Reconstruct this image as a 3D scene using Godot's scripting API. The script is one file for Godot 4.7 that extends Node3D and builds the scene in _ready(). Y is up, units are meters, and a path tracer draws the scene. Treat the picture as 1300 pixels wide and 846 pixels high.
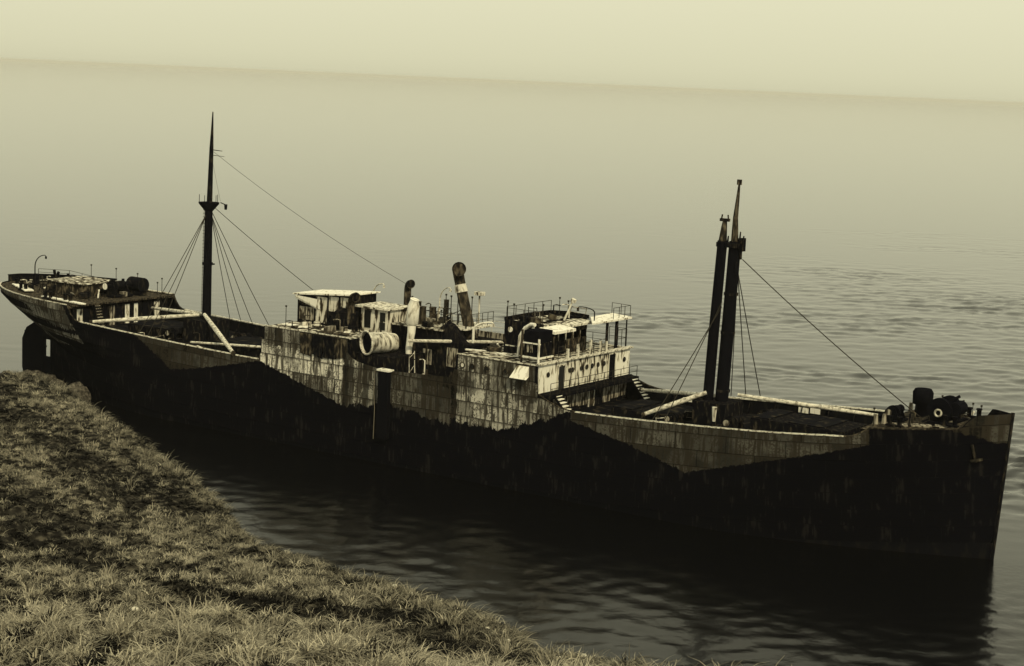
extends Node3D
# A stranded steamer under a grassy bluff, hazy daylight, sepia print.
# x runs forward along the ship, z towards the shore and the camera, y up, metres.

const CAM := Vector3(91.0, 31.93, 118.35)
const YAW := 0.5996
const PITCH := 0.1433
const ROLL := 0.0434
const HALF := 6.9
const ORD := ["first", "second", "third", "fourth", "fifth", "sixth", "seventh", "eighth", "ninth"]
var rng := RandomNumberGenerator.new()
var mats := {}
var used := {}

# ---------------------------------------------------------------- helpers
class MB:
	var st := SurfaceTool.new()
	func _init() -> void:
		st.begin(Mesh.PRIMITIVE_TRIANGLES)
		st.set_smooth_group(-1)
	func tri(a: Vector3, b: Vector3, c: Vector3) -> void:
		st.add_vertex(a); st.add_vertex(b); st.add_vertex(c)
	func quad(a: Vector3, b: Vector3, c: Vector3, d: Vector3) -> void:
		tri(a, b, c); tri(a, c, d)
	func hexa(p: Array) -> void:    # 0-3 bottom ring, 4-7 top ring
		quad(p[0], p[1], p[2], p[3]); quad(p[7], p[6], p[5], p[4])
		for i in 4:
			var j := (i + 1) % 4
			quad(p[i], p[i + 4], p[j + 4], p[j])
	func box(c: Vector3, s: Vector3, b := Basis.IDENTITY) -> void:
		var h := s * 0.5
		var p := []
		for y in [-1, 1]:
			for q in [[-1, -1], [1, -1], [1, 1], [-1, 1]]:
				p.append(c + b * Vector3(q[0] * h.x, y * h.y, q[1] * h.z))
		hexa(p)
	func bounds(a: Vector3, b: Vector3) -> void:
		box((a + b) * 0.5, (b - a).abs())
	func beam(a: Vector3, b: Vector3, w: float, h: float) -> void:
		var d := (b - a).normalized()
		var side := d.cross(Vector3.UP)
		if side.length() < 0.01: side = Vector3.RIGHT
		side = side.normalized()
		var up := side.cross(d).normalized()
		var s := side * w * 0.5
		var u := up * h * 0.5
		hexa([a - s - u, b - s - u, b + s - u, a + s - u, a - s + u, b - s + u, b + s + u, a + s + u])
	func tube(path: Array, radii: Array, n := 10, caps := true) -> void:
		var rings := []
		var up := Vector3.UP
		for i in path.size():
			var d: Vector3 = (path[min(i + 1, path.size() - 1)] - path[max(i - 1, 0)]).normalized()
			if absf(d.dot(up)) > 0.98: up = Vector3(0.6, 0.1, 0.8)
			var s := d.cross(up).normalized()
			up = s.cross(d).normalized()
			var r := []
			for k in n:
				var a := TAU * k / n
				r.append(path[i] + (s * cos(a) + up * sin(a)) * radii[min(i, radii.size() - 1)])
			rings.append(r)
		st.set_smooth_group(0)
		for i in path.size() - 1:
			for k in n:
				var j := (k + 1) % n
				quad(rings[i][k], rings[i][j], rings[i + 1][j], rings[i + 1][k])
		st.set_smooth_group(-1)
		if caps:
			for k in range(1, n - 1):
				tri(rings[0][0], rings[0][k], rings[0][k + 1])
				var e: Array = rings[-1]
				tri(e[0], e[k + 1], e[k])
	func rod(a: Vector3, b: Vector3, r0: float, r1 := -1.0, n := 10) -> void:
		tube([a, b], [r0, r0 if r1 < 0 else r1], n)
	func done() -> ArrayMesh:
		st.generate_normals()
		return st.commit()

func numbered(called: String) -> String:
	if not used.has(called):
		used[called] = 0
		return called
	used[called] += 1
	return "%s_%03d" % [called, used[called]]

func part(called: String, m: Mesh, mat: Material, parent: Node3D, label := "") -> MeshInstance3D:
	var o := MeshInstance3D.new()
	o.mesh = m
	o.material_override = mat
	if parent == self:
		o.name = numbered(called)
		add_child(o)
	else:
		o.name = called
		parent.add_child(o, true)
	if label != "": o.set_meta("label", label)
	return o

func mk(called: String, b: MB, mat: Material, parent: Node3D, label := "") -> MeshInstance3D:
	return part(called, b.done(), mat, parent, label)

func group_part(called: String, parent: Node3D) -> Node3D:
	var o := Node3D.new()
	o.name = called
	parent.add_child(o, true)
	return o

func tag(o: Node, label: String, category := "", grp := "", kind := "") -> void:
	if label != "": o.set_meta("label", label)
	if category != "": o.set_meta("category", category)
	if grp != "": o.set_meta("group", grp)
	if kind != "": o.set_meta("kind", kind)

func lin(r: float, g: float, b: float) -> Color:
	return Color(r, g, b).linear_to_srgb()

func noise(freq: float, sd: int, oct := 4) -> FastNoiseLite:
	var n := FastNoiseLite.new()
	n.seed = sd
	n.frequency = freq
	n.noise_type = FastNoiseLite.TYPE_SIMPLEX_SMOOTH
	n.fractal_octaves = oct
	return n

func ramp_tex(sd: int, freq: float, stops: Array, size := 512, oct := 5) -> NoiseTexture2D:
	var g := Gradient.new()
	var offs := PackedFloat32Array()
	var cols := PackedColorArray()
	for s in stops:
		offs.append(s[0]); cols.append(s[1])
	g.offsets = offs
	g.colors = cols
	var t := NoiseTexture2D.new()
	t.width = size
	t.height = size
	t.seamless = true
	t.noise = noise(freq, sd, oct)
	t.color_ramp = g
	return t

func weathered(sd: int, stops: Array, scale: Vector3, rough := 0.95, spec := 0.15) -> StandardMaterial3D:
	var m := StandardMaterial3D.new()
	m.albedo_texture = ramp_tex(sd, 0.012, stops)
	m.uv1_triplanar = true
	m.uv1_world_triplanar = true
	m.uv1_scale = scale
	m.roughness = rough
	m.metallic_specular = spec
	return m

func plain(c: Color, rough := 0.95, spec := 0.15) -> StandardMaterial3D:
	var m := StandardMaterial3D.new()
	m.albedo_color = c
	m.roughness = rough
	m.metallic_specular = spec
	return m

func make_materials() -> void:
	var K := lin(0.005, 0.005, 0.0072)
	var K2 := lin(0.013, 0.012, 0.011)
	var RU := lin(0.045, 0.036, 0.026)
	var W := lin(0.78, 0.76, 0.68)
	var W2 := lin(0.6, 0.57, 0.49)
	var G := lin(0.22, 0.20, 0.165)
	mats.iron = weathered(11, [[0.0, K], [0.5, K], [0.66, K2], [0.82, RU]], Vector3(0.35, 0.12, 0.35), 0.95, 0.05)
	mats.shell = weathered(12, [[0.0, K], [0.55, K], [0.8, K2]], Vector3(0.2, 0.08, 0.2), 0.95, 0.05)
	mats.rust = weathered(13, [[0.0, K2], [0.42, K2], [0.55, RU], [0.75, lin(0.13, 0.11, 0.08)]], Vector3(0.4, 0.14, 0.4), 0.95, 0.1)
	mats.white = weathered(14, [[0.0, RU], [0.2, lin(0.25, 0.22, 0.17)], [0.3, W2], [0.42, W], [1.0, W]], Vector3(0.3, 0.09, 0.3), 0.8, 0.2)
	mats.pale = weathered(15, [[0.0, RU], [0.3, RU], [0.37, G], [0.48, W2], [1.0, W]], Vector3(0.34, 0.1, 0.34), 0.9, 0.15)
	mats.grey = weathered(16, [[0.0, K2], [0.4, RU], [0.52, G], [0.7, lin(0.36, 0.33, 0.27)]], Vector3(0.5, 0.11, 0.5), 0.95, 0.1)
	mats.wood = weathered(17, [[0.0, lin(0.05, 0.043, 0.032)], [0.4, lin(0.16, 0.14, 0.10)], [0.6, lin(0.4, 0.37, 0.29)], [1.0, lin(0.62, 0.58, 0.48)]], Vector3(0.25, 0.5, 0.9), 0.95, 0.1)
	mats.deck = weathered(18, [[0.0, K], [0.55, K], [0.7, K2], [0.85, RU]], Vector3(0.14, 0.14, 0.14), 0.95, 0.08)
	mats.litter = weathered(19, [[0.0, K2], [0.42, RU], [0.52, G], [0.68, W2], [1.0, W]], Vector3(0.22, 0.22, 0.22), 0.95, 0.1)
	mats.rail = weathered(20, [[0.0, RU], [0.3, G], [0.45, W2], [1.0, W]], Vector3(0.45, 0.45, 0.45), 0.9, 0.1)
	mats.black = plain(K, 0.95, 0.03)
	mats.wire = plain(lin(0.03, 0.027, 0.022), 0.9, 0.1)
	mats.rope = plain(lin(0.2, 0.18, 0.14), 0.95, 0.1)
	mats.glass_dark = plain(lin(0.01, 0.01, 0.01), 0.4, 0.3)
	mats.rock = weathered(22, [[0.0, K2], [0.4, lin(0.03, 0.027, 0.023)], [0.6, lin(0.09, 0.08, 0.065)], [0.85, lin(0.2, 0.18, 0.15)]], Vector3(0.5, 0.5, 0.5), 0.95, 0.1)

# ---------------------------------------------------------------- ship lines
func deck_y(x: float) -> float:
	if x < -15.0: return 5.95 + 0.55 * pow((-15.0 - x) / 18.0, 1.3)
	if x > 20.0: return 5.9 + 1.25 * pow((x - 20.0) / 22.0, 1.4)
	return 5.9

func ease(a: float, b: float, t: float) -> float:
	return lerpf(a, b, clampf(t, 0, 1))

func sheer(x: float) -> float:      # top of the hull side
	if x < -36.3: return 9.1 + 0.22 * clampf((-36.3 - x) / 16.0, 0, 1.2)
	if x < -34.6:
		var t := (x + 36.3) / 1.7
		return lerpf(9.1, deck_y(-34.6) + 1.12, 1.0 - pow(1.0 - t, 2.6))
	if x < -11.7: return deck_y(x) + 1.12
	if x < -11.2: return lerpf(7.02, 10.05, (x + 11.7) / 0.5)
	if x < -1.7: return 10.05
	if x < -1.2: return lerpf(10.05, 8.3, (x + 1.7) / 0.5)
	if x < 1.8: return lerpf(8.3, 7.9, (x + 1.2) / 3.0)
	if x < 9.3: return 7.85 + 0.35 * (x - 1.8) / 7.5
	if x < 9.6: return lerpf(8.2, 10.15, (x - 9.3) / 0.3)
	if x < 17.35: return 10.15
	if x < 17.55: return lerpf(10.15, 7.95, (x - 17.35) / 0.2)
	if x < 21.0:
		var t2 := (x - 17.55) / 3.45
		return lerpf(7.95, 7.05, 1.0 - pow(1.0 - t2, 2.2))
	if x < 42.6: return deck_y(x) + 1.12
	if x < 44.2:
		var t3 := (x - 42.6) / 1.6
		return lerpf(8.27, 9.05, t3 * t3)
	var b := 9.05 + 0.55 * pow((x - 44.2) / 8.3, 1.3)
	if x > 49.6: b += 0.95 * smoothstep(49.6, 50.5, x)
	return b

func stern_end(y: float) -> float:
	if y < 4.3: return -46.4
	if y < 5.4: return lerpf(-46.4, -48.4, smoothstep(4.3, 5.4, y))
	return lerpf(-48.4, -52.9, pow(clampf((y - 5.4) / 3.2, 0, 1), 0.85))

func bow_end(y: float) -> float:
	return 51.85 + 0.62 * clampf(y / 10.6, -0.2, 1.05)

func half_breadth(x: float, y: float) -> float:
	var k := clampf((y - 0.0) / 9.0, 0, 1)
	var xs := stern_end(y)
	var xb := bow_end(y)
	var b := HALF
	var ra := lerpf(24.0, 17.5, k)
	var ta := (x - xs) / ra
	if ta < 1.0:
		b *= pow(maxf(0.0, 1.0 - pow(1.0 - clampf(ta, 0, 1), lerpf(1.9, 2.3, k))), lerpf(1.15, 0.62, smoothstep(0.35, 1.0, k)))
	var rf := lerpf(22.0, 17.0, k)
	var tf := (xb - x) / rf
	if tf < 1.0:
		b *= pow(maxf(0.0, 1.0 - pow(1.0 - clampf(tf, 0, 1), lerpf(1.8, 2.3, k))), lerpf(1.1, 0.95, k))
	if y < 0: b *= 1.0 + 0.02 * y
	return maxf(b, 0.06)

func hull_pt(x: float, y: float, side := 1.0, out := 0.0) -> Vector3:
	return Vector3(x, y, side * (half_breadth(x, y) + out))

func stations() -> Array:
	var xs := []
	var x := -52.9
	while x < 52.5:
		xs.append(x)
		x += 0.5 if (x > -44 and x < 44) else 0.3
	for e in [-11.7, -11.2, -1.7, -1.2, 1.8, 9.3, 9.6, 17.35, 17.55]:
		xs.append(e)
	xs.append(52.49)
	xs.sort()
	return xs

# ---------------------------------------------------------------- hull tones (grey zones over black, rust and wear)
func tone_zone(x: float, y: float) -> float:
	# tone of the paler grey zone at a point of the side, 0 where the hull is black
	if x < -34.2:
		var right := -36.6 + (8.5 - y) * 0.75
		if y > 4.6 and x < right and y > 3.9 + (x + 48.0) * 0.10: return 0.2
		return 0.0
	if x < -11.6:
		var bot := 99.0
		if x > -27.5: bot = lerpf(7.6, 4.8, clampf((x + 27.5) / 5.0, 0, 1)) if x < -22.5 else lerpf(4.8, 6.95, pow((x + 22.5) / 10.9, 1.25))
		if y > bot: return (0.07 if x > -20.0 else 0.04)
		return 0.0
	if x < 1.85:
		var bot2 := lerpf(6.9, 4.35, (x + 11.6) / 9.3) if x < -2.3 else lerpf(4.35, 4.9, (x + 2.3) / 4.1)
		if y < bot2: return 0.0
		if y > 8.45:
			if x < -9.9: return 0.3
			if x > -9.1 and x < -7.0: return 0.26
			return 0.035
		if x > -2.15 and x < -1.55: return 0.02
		if x > -1.55: return 0.3 if fposmod(x, 1.7) > 0.7 else 0.08
		return 0.58
	if x < 9.2:
		if y < 5.25 - 0.12 * (x - 1.8): return 0.0
		if x > 6.2 and y > 7.3: return 0.03
		return 0.12
	if x < 9.75: return 0.02 if y > 5.0 else 0.0
	if x < 20.6:
		var bot3 := 4.65 if x < 14.5 else lerpf(4.65, 6.35, (x - 14.5) / 4.3)
		if y < bot3: return 0.0
		if x < 11.6 and y > 7.1 and y < 8.4: return 0.16
		if x > 15.4 and y > 7.3 and x < 17.5: return 0.11
		return 0.43
	if x < 44.3:
		var bot4 := 99.0
		if x < 26.0: bot4 = lerpf(6.35, 5.25, (x - 20.6) / 5.4)
		elif x < 30.8: bot4 = lerpf(5.25, 3.95, (x - 26.0) / 4.8)
		else: bot4 = lerpf(3.95, 7.7, (x - 30.8) / 13.1)
		if y > bot4: return 0.085 if x > 22.0 else 0.04
		return 0.0
	if x > 49.2 and y > 8.4 + (52.0 - x) * 0.3: return 0.05
	return 0.0

func hull_tones() -> ImageTexture:
	var w := 2048
	var h := 320
	var data := PackedByteArray()
	data.resize(w * h * 3)
	var nedge := noise(1.3, 31, 3)
	var nstreak := noise(1.0, 32, 3)
	var npatch := noise(0.55, 33, 4)
	var nfine := noise(4.5, 34, 3)
	var nplate := noise(1.0, 35, 1)
	var nrun := noise(1.0, 36, 3)
	for j in h:
		var y0 := 11.5 - 13.0 * (j + 0.5) / h
		for i in w:
			var x := -54.0 + 108.0 * (i + 0.5) / w
			var jx := nedge.get_noise_2d(x * 1.6, y0) * 0.3
			var drip := 0.0 if x < -2.0 or x > 19.5 else (nrun.get_noise_2d(x * 0.9, 7.0) * 0.7 + nrun.get_noise_2d(x * 5.0, 17.0) * 0.35)
			var a := tone_zone(x + jx * 0.4, y0 + jx * 0.5 + drip * 0.5)
			var rel := y0 - (deck_y(x) - 5.9)
			var row := floorf((rel - 0.35) / 1.22)
			var down := 1.0 - fposmod((rel - 0.35) / 1.22, 1.0)   # 0 at the upper seam of the strake
			var fine := nfine.get_noise_2d(x, y0)
			var streak := nstreak.get_noise_2d(x * 3.2, y0 * 0.28 + row * 3.0)
			var patch := npatch.get_noise_2d(x, y0 * 0.7)
			var r := 0.0035
			var g := 0.0035
			var b := 0.0055
			if a > 0.0:
				var tone := a * (1.0 + 0.35 * patch + 0.3 * fine)
				tone *= 0.85 + 0.75 * nplate.get_noise_2d(floorf((x + row * 1.9) / 3.8) * 7.7, row * 5.3)
				var rust := smoothstep(0.02, 0.38, streak + 0.35 * patch)
				rust = maxf(rust, smoothstep(0.08, 0.4, fine + patch * 0.8) * 0.85)
				# weeping rust from the seam above
				rust = maxf(rust, (1.0 - smoothstep(0.0, 0.16 + 0.55 * maxf(0.0, streak + 0.15), down)) * 0.85)
				# rust along the frames behind the plating
				var fr := absf(fposmod(x + 0.05 * fine, 0.76) - 0.38)
				rust = maxf(rust, (1.0 - smoothstep(0.02, 0.08, fr)) * smoothstep(0.05, 0.3, nrun.get_noise_2d(floorf(x / 0.76) * 3.1, y0 * 0.5)) * 0.8)
				# long runs of rust crossing several strakes
				rust = maxf(rust, smoothstep(0.1, 0.34, nrun.get_noise_2d(x * 1.7, y0 * 0.16)) * 0.9)
				var worn := smoothstep(-0.05, 0.35, npatch.get_noise_2d(x * 0.45 + 90.0, y0 * 0.5))
				tone *= lerpf(1.12, 0.5, worn)
				rust = clampf(rust, 0, 0.97)
				r = lerpf(tone * 1.02, 0.03, rust)
				g = lerpf(tone * 0.98, 0.025, rust)
				b = lerpf(tone * 0.86, 0.019, rust)
			else:
				var k := smoothstep(0.25, 0.6, streak * 0.7 + patch * 0.8) * 0.012
				r += k; g += k * 0.9; b += k * 0.75
			var c := Color(maxf(r, 0.002), maxf(g, 0.002), maxf(b, 0.002)).linear_to_srgb()
			var o := (j * w + i) * 3
			data[o] = int(clampf(c.r * 255.0, 0, 255))
			data[o + 1] = int(clampf(c.g * 255.0, 0, 255))
			data[o + 2] = int(clampf(c.b * 255.0, 0, 255))
	var img := Image.create_from_data(w, h, false, Image.FORMAT_RGB8, data)
	return ImageTexture.create_from_image(img)

func build_hull(ship: Node3D) -> void:
	var hull := group_part("hull", ship)
	var xs := stations()
	var rows := 16
	for side in [1.0, -1.0]:
		var b := MB.new()
		b.st.set_smooth_group(0)
		var prev := []
		for x0 in xs:
			var col := []
			for j in rows + 1:
				var y := lerpf(-1.6, sheer(x0), float(j) / rows)
				var x: float = x0
				var e := stern_end(y)
				var f := bow_end(y)
				x = lerpf(e, f, (x0 + 52.9) / 105.39) if (x0 < -40.0 or x0 > 47.0) else x0
				if x0 >= -40.0 and x0 < -30.0 or x0 <= 47.0 and x0 > 40.0: x = x0
				if x0 < -40.0: x = lerpf(e, -40.0, (x0 + 52.9) / 12.9)
				if x0 > 47.0: x = lerpf(47.0, f, (x0 - 47.0) / 5.49)
				col.append(hull_pt(x, y, side))
			if prev.size() > 0:
				for j in rows:
					if side > 0: b.quad(prev[j], prev[j + 1], col[j + 1], col[j])
					else: b.quad(prev[j], col[j], col[j + 1], prev[j + 1])
			prev = col
		mk("shell_plating", b, mats.shell, hull, "black far side of the hull" if side < 0 else "black shell behind the side plates")
	# lapped plates of the side facing the shore, row upon row
	var pm := StandardMaterial3D.new()
	pm.albedo_texture = hull_tones()
	pm.roughness = 0.95
	pm.metallic_specular = 0.0
	for row in range(-1, 8):
		var lo := 0.35 + 1.22 * row
		var off := 0.03 if row % 2 == 0 else 0.045
		var x := -53.4 + 1.9 * absi(row % 2)
		var count := 0
		while x < 52.4:
			var x1: float = x + [3.8, 4.6, 3.1, 4.2, 5.1][(row * 7 + count * 3 + 20) % 5]
			count += 1
			var st := SurfaceTool.new()
			st.begin(Mesh.PRIMITIVE_TRIANGLES)
			st.set_smooth_group(0)
			var n := 8
			var ok := false
			var pa := []
			for i in n + 1:
				var px := lerpf(x + 0.025, x1 - 0.025, float(i) / n)
				var rise := deck_y(px) - 5.9
				var yl := lo + rise + 0.02
				var yh := minf(lo + rise + 1.22 - 0.02, sheer(clampf(px, -52.9, 52.49)) - 0.01)
				var pair := []
				for yy in [yl, yh]:
					var e := stern_end(yy) + 0.02
					var f := bow_end(yy) - 0.02
					var qx := clampf(px, e, f)
					pair.append(hull_pt(qx, yy, 1.0, off))
				pair.append(yh - yl)
				pa.append(pair)
			for i in n:
				var A: Array = pa[i]
				var B: Array = pa[i + 1]
				if A[2] < 0.05 or B[2] < 0.05: continue
				if (B[0] - A[0]).length() < 0.02 and (B[1] - A[1]).length() < 0.02: continue
				ok = true
				for v in [A[0], A[1], B[1], A[0], B[1], B[0]]:
					st.set_uv(Vector2((v.x + 54.0) / 108.0, (11.5 - v.y) / 13.0))
					st.add_vertex(v)
				# lower and upper edge of the plate
				st.set_smooth_group(-1)
				var inn := Vector3(0, 0, -0.07)
				for q in [[A[0], B[0], B[0] + inn, A[0] + inn], [B[1], A[1], A[1] + inn, B[1] + inn]]:
					for v in [q[0], q[1], q[2], q[0], q[2], q[3]]:
						st.set_uv(Vector2((v.x + 54.0) / 108.0, (11.5 - v.y) / 13.0))
						st.add_vertex(v)
				st.set_smooth_group(0)
			if ok:
				st.generate_normals()
				part("hull_plate", st.commit(), pm, hull)
			x = x1
	# stem bar
	var sb := MB.new()
	var sp := []
	for i in 10:
		var y := lerpf(-1.6, 10.62, i / 9.0)
		sp.append(Vector3(bow_end(y) + 0.02, y, 0))
	sb.tube(sp, [0.14], 8)
	mk("stem_bar", sb, mats.iron, hull)
	# stern frame, rudder with the gap of the screw aperture
	var sf := MB.new()
	sf.tube([Vector3(-46.4, -1.6, 0), Vector3(-46.4, 4.6, 0)], [0.2], 8)
	sf.tube([Vector3(-47.6, -1.6, 0), Vector3(-47.65, 5.6, 0)], [0.24], 8)
	sf.bounds(Vector3(-47.6, -1.6, -0.16), Vector3(-46.4, 2.1, 0.16))
	sf.bounds(Vector3(-47.6, 3.9, -0.16), Vector3(-46.3, 5.6, 0.16))
	mk("stern_frame", sf, mats.black, ship)
	var rd := MB.new()
	var prof := [Vector2(-47.75, -1.2), Vector2(-50.3, -1.2), Vector2(-50.85, 0.6), Vector2(-50.85, 3.6), Vector2(-50.2, 4.8), Vector2(-48.9, 5.5), Vector2(-47.75, 5.6)]
	for i in prof.size() - 1:
		for s in [-1.0, 1.0]:
			var c := Vector3(-48.0, 2.4, 0.16 * s)
			rd.tri(c, Vector3(prof[i].x, prof[i].y, 0.11 * s), Vector3(prof[i + 1].x, prof[i + 1].y, 0.11 * s))
		rd.quad(Vector3(prof[i].x, prof[i].y, -0.11), Vector3(prof[i + 1].x, prof[i + 1].y, -0.11), Vector3(prof[i + 1].x, prof[i + 1].y, 0.11), Vector3(prof[i].x, prof[i].y, 0.11))
	rd.quad(Vector3(-47.75, -1.2, -0.11), Vector3(-47.75, 5.6, -0.11), Vector3(-47.75, 5.6, 0.11), Vector3(-47.75, -1.2, 0.11))
	for k in 4: rd.bounds(Vector3(-50.4, 0.4 + 1.3 * k, -0.19), Vector3(-47.4, 0.58 + 1.3 * k, 0.19))
	mk("rudder", rd, mats.black, ship, "tall black rudder blade under the counter stern")
	# decks
	deck_sheet("well_deck_aft", -36.2, -11.0, func(x): return deck_y(x), mats.deck, ship)
	deck_sheet("well_deck_forward", 17.2, 43.6, func(x): return deck_y(x), mats.deck, ship)
	deck_sheet("waist_deck", -1.5, 9.7, func(_x): return 7.0, mats.deck, ship)
	deck_sheet("poop_deck", -52.5, -36.2, func(x): return sheer(x) - 0.12, mats.rust, ship)
	deck_sheet("forecastle_deck", 43.6, 52.2, func(x): return 8.98 + 0.5 * clampf((x - 44.2) / 8.3, 0, 1), mats.rust, ship)
	deck_sheet("boat_deck", -11.2, -1.45, func(_x): return 10.0, mats.litter, ship)
	deck_sheet("bridge_deck", 9.5, 17.5, func(_x): return 10.1, mats.litter, ship)
	# bulkheads closing the islands
	bulkhead("island_bulkhead", -11.15, 5.9, 10.0, mats.grey, ship)
	bulkhead("island_bulkhead", -1.5, 5.9, 10.0, mats.iron, ship)
	bulkhead("island_bulkhead", 9.55, 5.9, 10.1, mats.iron, ship)
	# rails along the tops of the sides
	for side in [1.0, -1.0]:
		for seg in [[-34.6, -11.7, 0.2], [21.0, 42.6, 0.2], [-52.0, -36.4, 0.14], [-11.1, -1.75, 0.16], [9.65, 17.3, 0.16], [44.3, 49.5, 0.12], [-36.3, -34.6, 0.1], [17.6, 21.0, 0.1], [42.6, 44.3, 0.1]]:
			var wide: float = seg[2] * (1.7 if side < 0 else 0.7)
			var b := MB.new()
			var n := maxi(4, int((seg[1] - seg[0]) / 1.2))
			var prev := Vector3.ZERO
			for i in n + 1:
				var x: float = lerpf(seg[0], seg[1], float(i) / n)
				var q := hull_pt(x, sheer(x) + 0.04, side, 0.02)
				q.x = maxf(q.x, stern_end(sheer(x)) + 0.3)
				if i > 0: b.beam(prev, q, wide, 0.09)
				prev = q
			mk("bulwark_rail", b, mats.rail if seg[2] > 0.13 else mats.rust, ship)
	# bulwark stays and freeing ports on the inner faces
	for side in [1.0, -1.0]:
		for rg in [[-34.0, -12.0], [22.0, 42.0]]:
			var x: float = rg[0]
			while x < rg[1]:
				var b := MB.new()
				var yd := deck_y(x)
				var z := half_breadth(x, yd + 0.5) - 0.06
				b.beam(Vector3(x, yd, side * (z - 0.45)), Vector3(x, yd + 1.0, side * z), 0.05, 0.12)
				mk("bulwark_stay", b, mats.iron, ship)
				x += 2.3
	for q in [[-22.6, 0.75], [-13.6, 0.7], [33.6, 0.7], [34.6, 0.7], [23.2, 0.5]]:
		var b := MB.new()
		var yd := deck_y(q[0])
		var z := half_breadth(q[0], yd + 0.5) - 0.05
		b.bounds(Vector3(q[0] - 0.42, yd + 0.45, -z), Vector3(q[0] + 0.42, yd + 0.45 + q[1] * 0.6, -z + 0.05))
		mk("freeing_port", b, mats.white, ship, "pale port cover on the far bulwark")

func deck_sheet(called: String, x0: float, x1: float, fy: Callable, mat: Material, ship: Node3D) -> void:
	var b := MB.new()
	var n := int((x1 - x0) / 0.6) + 2
	var prev := []
	for i in n + 1:
		var x := lerpf(x0, x1, float(i) / n)
		var y: float = fy.call(x)
		var h := half_breadth(clampf(x, stern_end(y) + 0.05, bow_end(y) - 0.05), y) - 0.02
		var cur := [Vector3(x, y, -h), Vector3(x, y + 0.1, 0), Vector3(x, y, h)]
		if i > 0:
			for k in 2: b.quad(prev[k], cur[k], cur[k + 1], prev[k + 1])
		prev = cur
	mk(called.replace("_aft", "").replace("_forward", ""), b, mat, ship)

func bulkhead(called: String, x: float, y0: float, y1: float, mat: Material, ship: Node3D) -> void:
	var b := MB.new()
	var h := HALF - 0.03
	b.bounds(Vector3(x - 0.04, y0 + 0.02, -h), Vector3(x + 0.04, y1 - 0.02, h))
	mk(called, b, mat, ship)

# ---------------------------------------------------------------- fittings
func railing(ship: Node3D, pts: Array, height: float, bars: int, mat: Material, gap := 1.4, called := "railing") -> void:
	var b := MB.new()
	for i in pts.size() - 1:
		var a: Vector3 = pts[i]
		var c: Vector3 = pts[i + 1]
		var n := maxi(1, int(round(a.distance_to(c) / gap)))
		for k in n + (1 if i == pts.size() - 2 else 0):
			var q := a.lerp(c, float(k) / n)
			b.rod(q, q + Vector3(0, height, 0), 0.028, -1, 6)
		for j in bars:
			var hh := height * (j + 1) / bars
			b.rod(a + Vector3(0, hh, 0), c + Vector3(0, hh, 0), 0.022, -1, 6)
	mk(called, b, mat, ship)

func cowl(ship: Node3D, base: Vector3, top: Vector3, r: float, head: float, face: Vector3, mat: Material, inner: Material) -> void:
	# ventilator: pipe, bell-mouthed head turned to `face`
	var v := group_part("ventilator", ship)
	var b := MB.new()
	b.tube([base, base.lerp(top, 0.06), base.lerp(top, 0.07), top], [r * 1.25, r * 1.2, r, r * 0.92], 14)
	mk("pipe", b, mat, v)
	var up := (top - base).normalized()
	var f := (face - up * face.dot(up)).normalized()
	var path := []
	var rad := []
	for i in 7:
		var t := i / 6.0
		path.append(top + up * (head * 1.1 * sin(t * PI * 0.5)) + f * (head * 1.0 * (1.0 - cos(t * PI * 0.5))))
		rad.append(lerpf(r * 0.92, head * 0.62, smoothstep(0.1, 1.0, t)))
	path.append(path[-1] + f * head * 0.25)
	rad.append(head * 0.72)
	var c := MB.new()
	c.tube(path, rad, 16, false)
	mk("cowl_head", c, mat, v)
	var d := MB.new()
	var m: Vector3 = path[-1] - f * head * 0.22
	d.rod(m, m + f * 0.02, head * 0.6, -1, 16)
	mk("mouth", d, inner, v)

func porthole(parent: Node3D, c: Vector3, n: Vector3, r: float, white_pane := false) -> void:
	var p := group_part("porthole", parent)
	var g := MB.new()
	g.rod(c, c + n * 0.05, r, -1, 14)
	mk("glass", g, mats.white if white_pane else mats.glass_dark, p)  # glass colour only: plain white on some portholes, dark on the rest
	var rim := MB.new()
	var s := n.cross(Vector3.UP).normalized()
	for k in 14:
		var a := TAU * k / 14
		var a2 := TAU * (k + 1) / 14
		var p0 := c + (s * cos(a) + Vector3.UP * sin(a)) * r
		var p1 := c + (s * cos(a2) + Vector3.UP * sin(a2)) * r
		rim.rod(p0 + n * 0.04, p1 + n * 0.04, 0.045, -1, 5)
	mk("rim", rim, mats.rust, p)

func door(parent: Node3D, x: float, z: float, y: float, w: float, h: float, mat: Material, label := "", fmat: Material = mats.pale) -> void:
	# a door in a wall facing forward
	var d := group_part("door", parent)
	if label != "": d.set_meta("label", label)
	var b := MB.new()
	b.bounds(Vector3(x, y, z - w * 0.5), Vector3(x + 0.04, y + h, z + w * 0.5))
	mk("leaf", b, mat, d)
	var f := MB.new()
	f.bounds(Vector3(x, y, z - w * 0.5 - 0.09), Vector3(x + 0.08, y + h, z - w * 0.5))
	f.bounds(Vector3(x, y, z + w * 0.5), Vector3(x + 0.08, y + h, z + w * 0.5 + 0.09))
	f.bounds(Vector3(x, y + h, z - w * 0.5 - 0.09), Vector3(x + 0.08, y + h + 0.09, z + w * 0.5 + 0.09))
	mk("frame", f, fmat, d)

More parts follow.
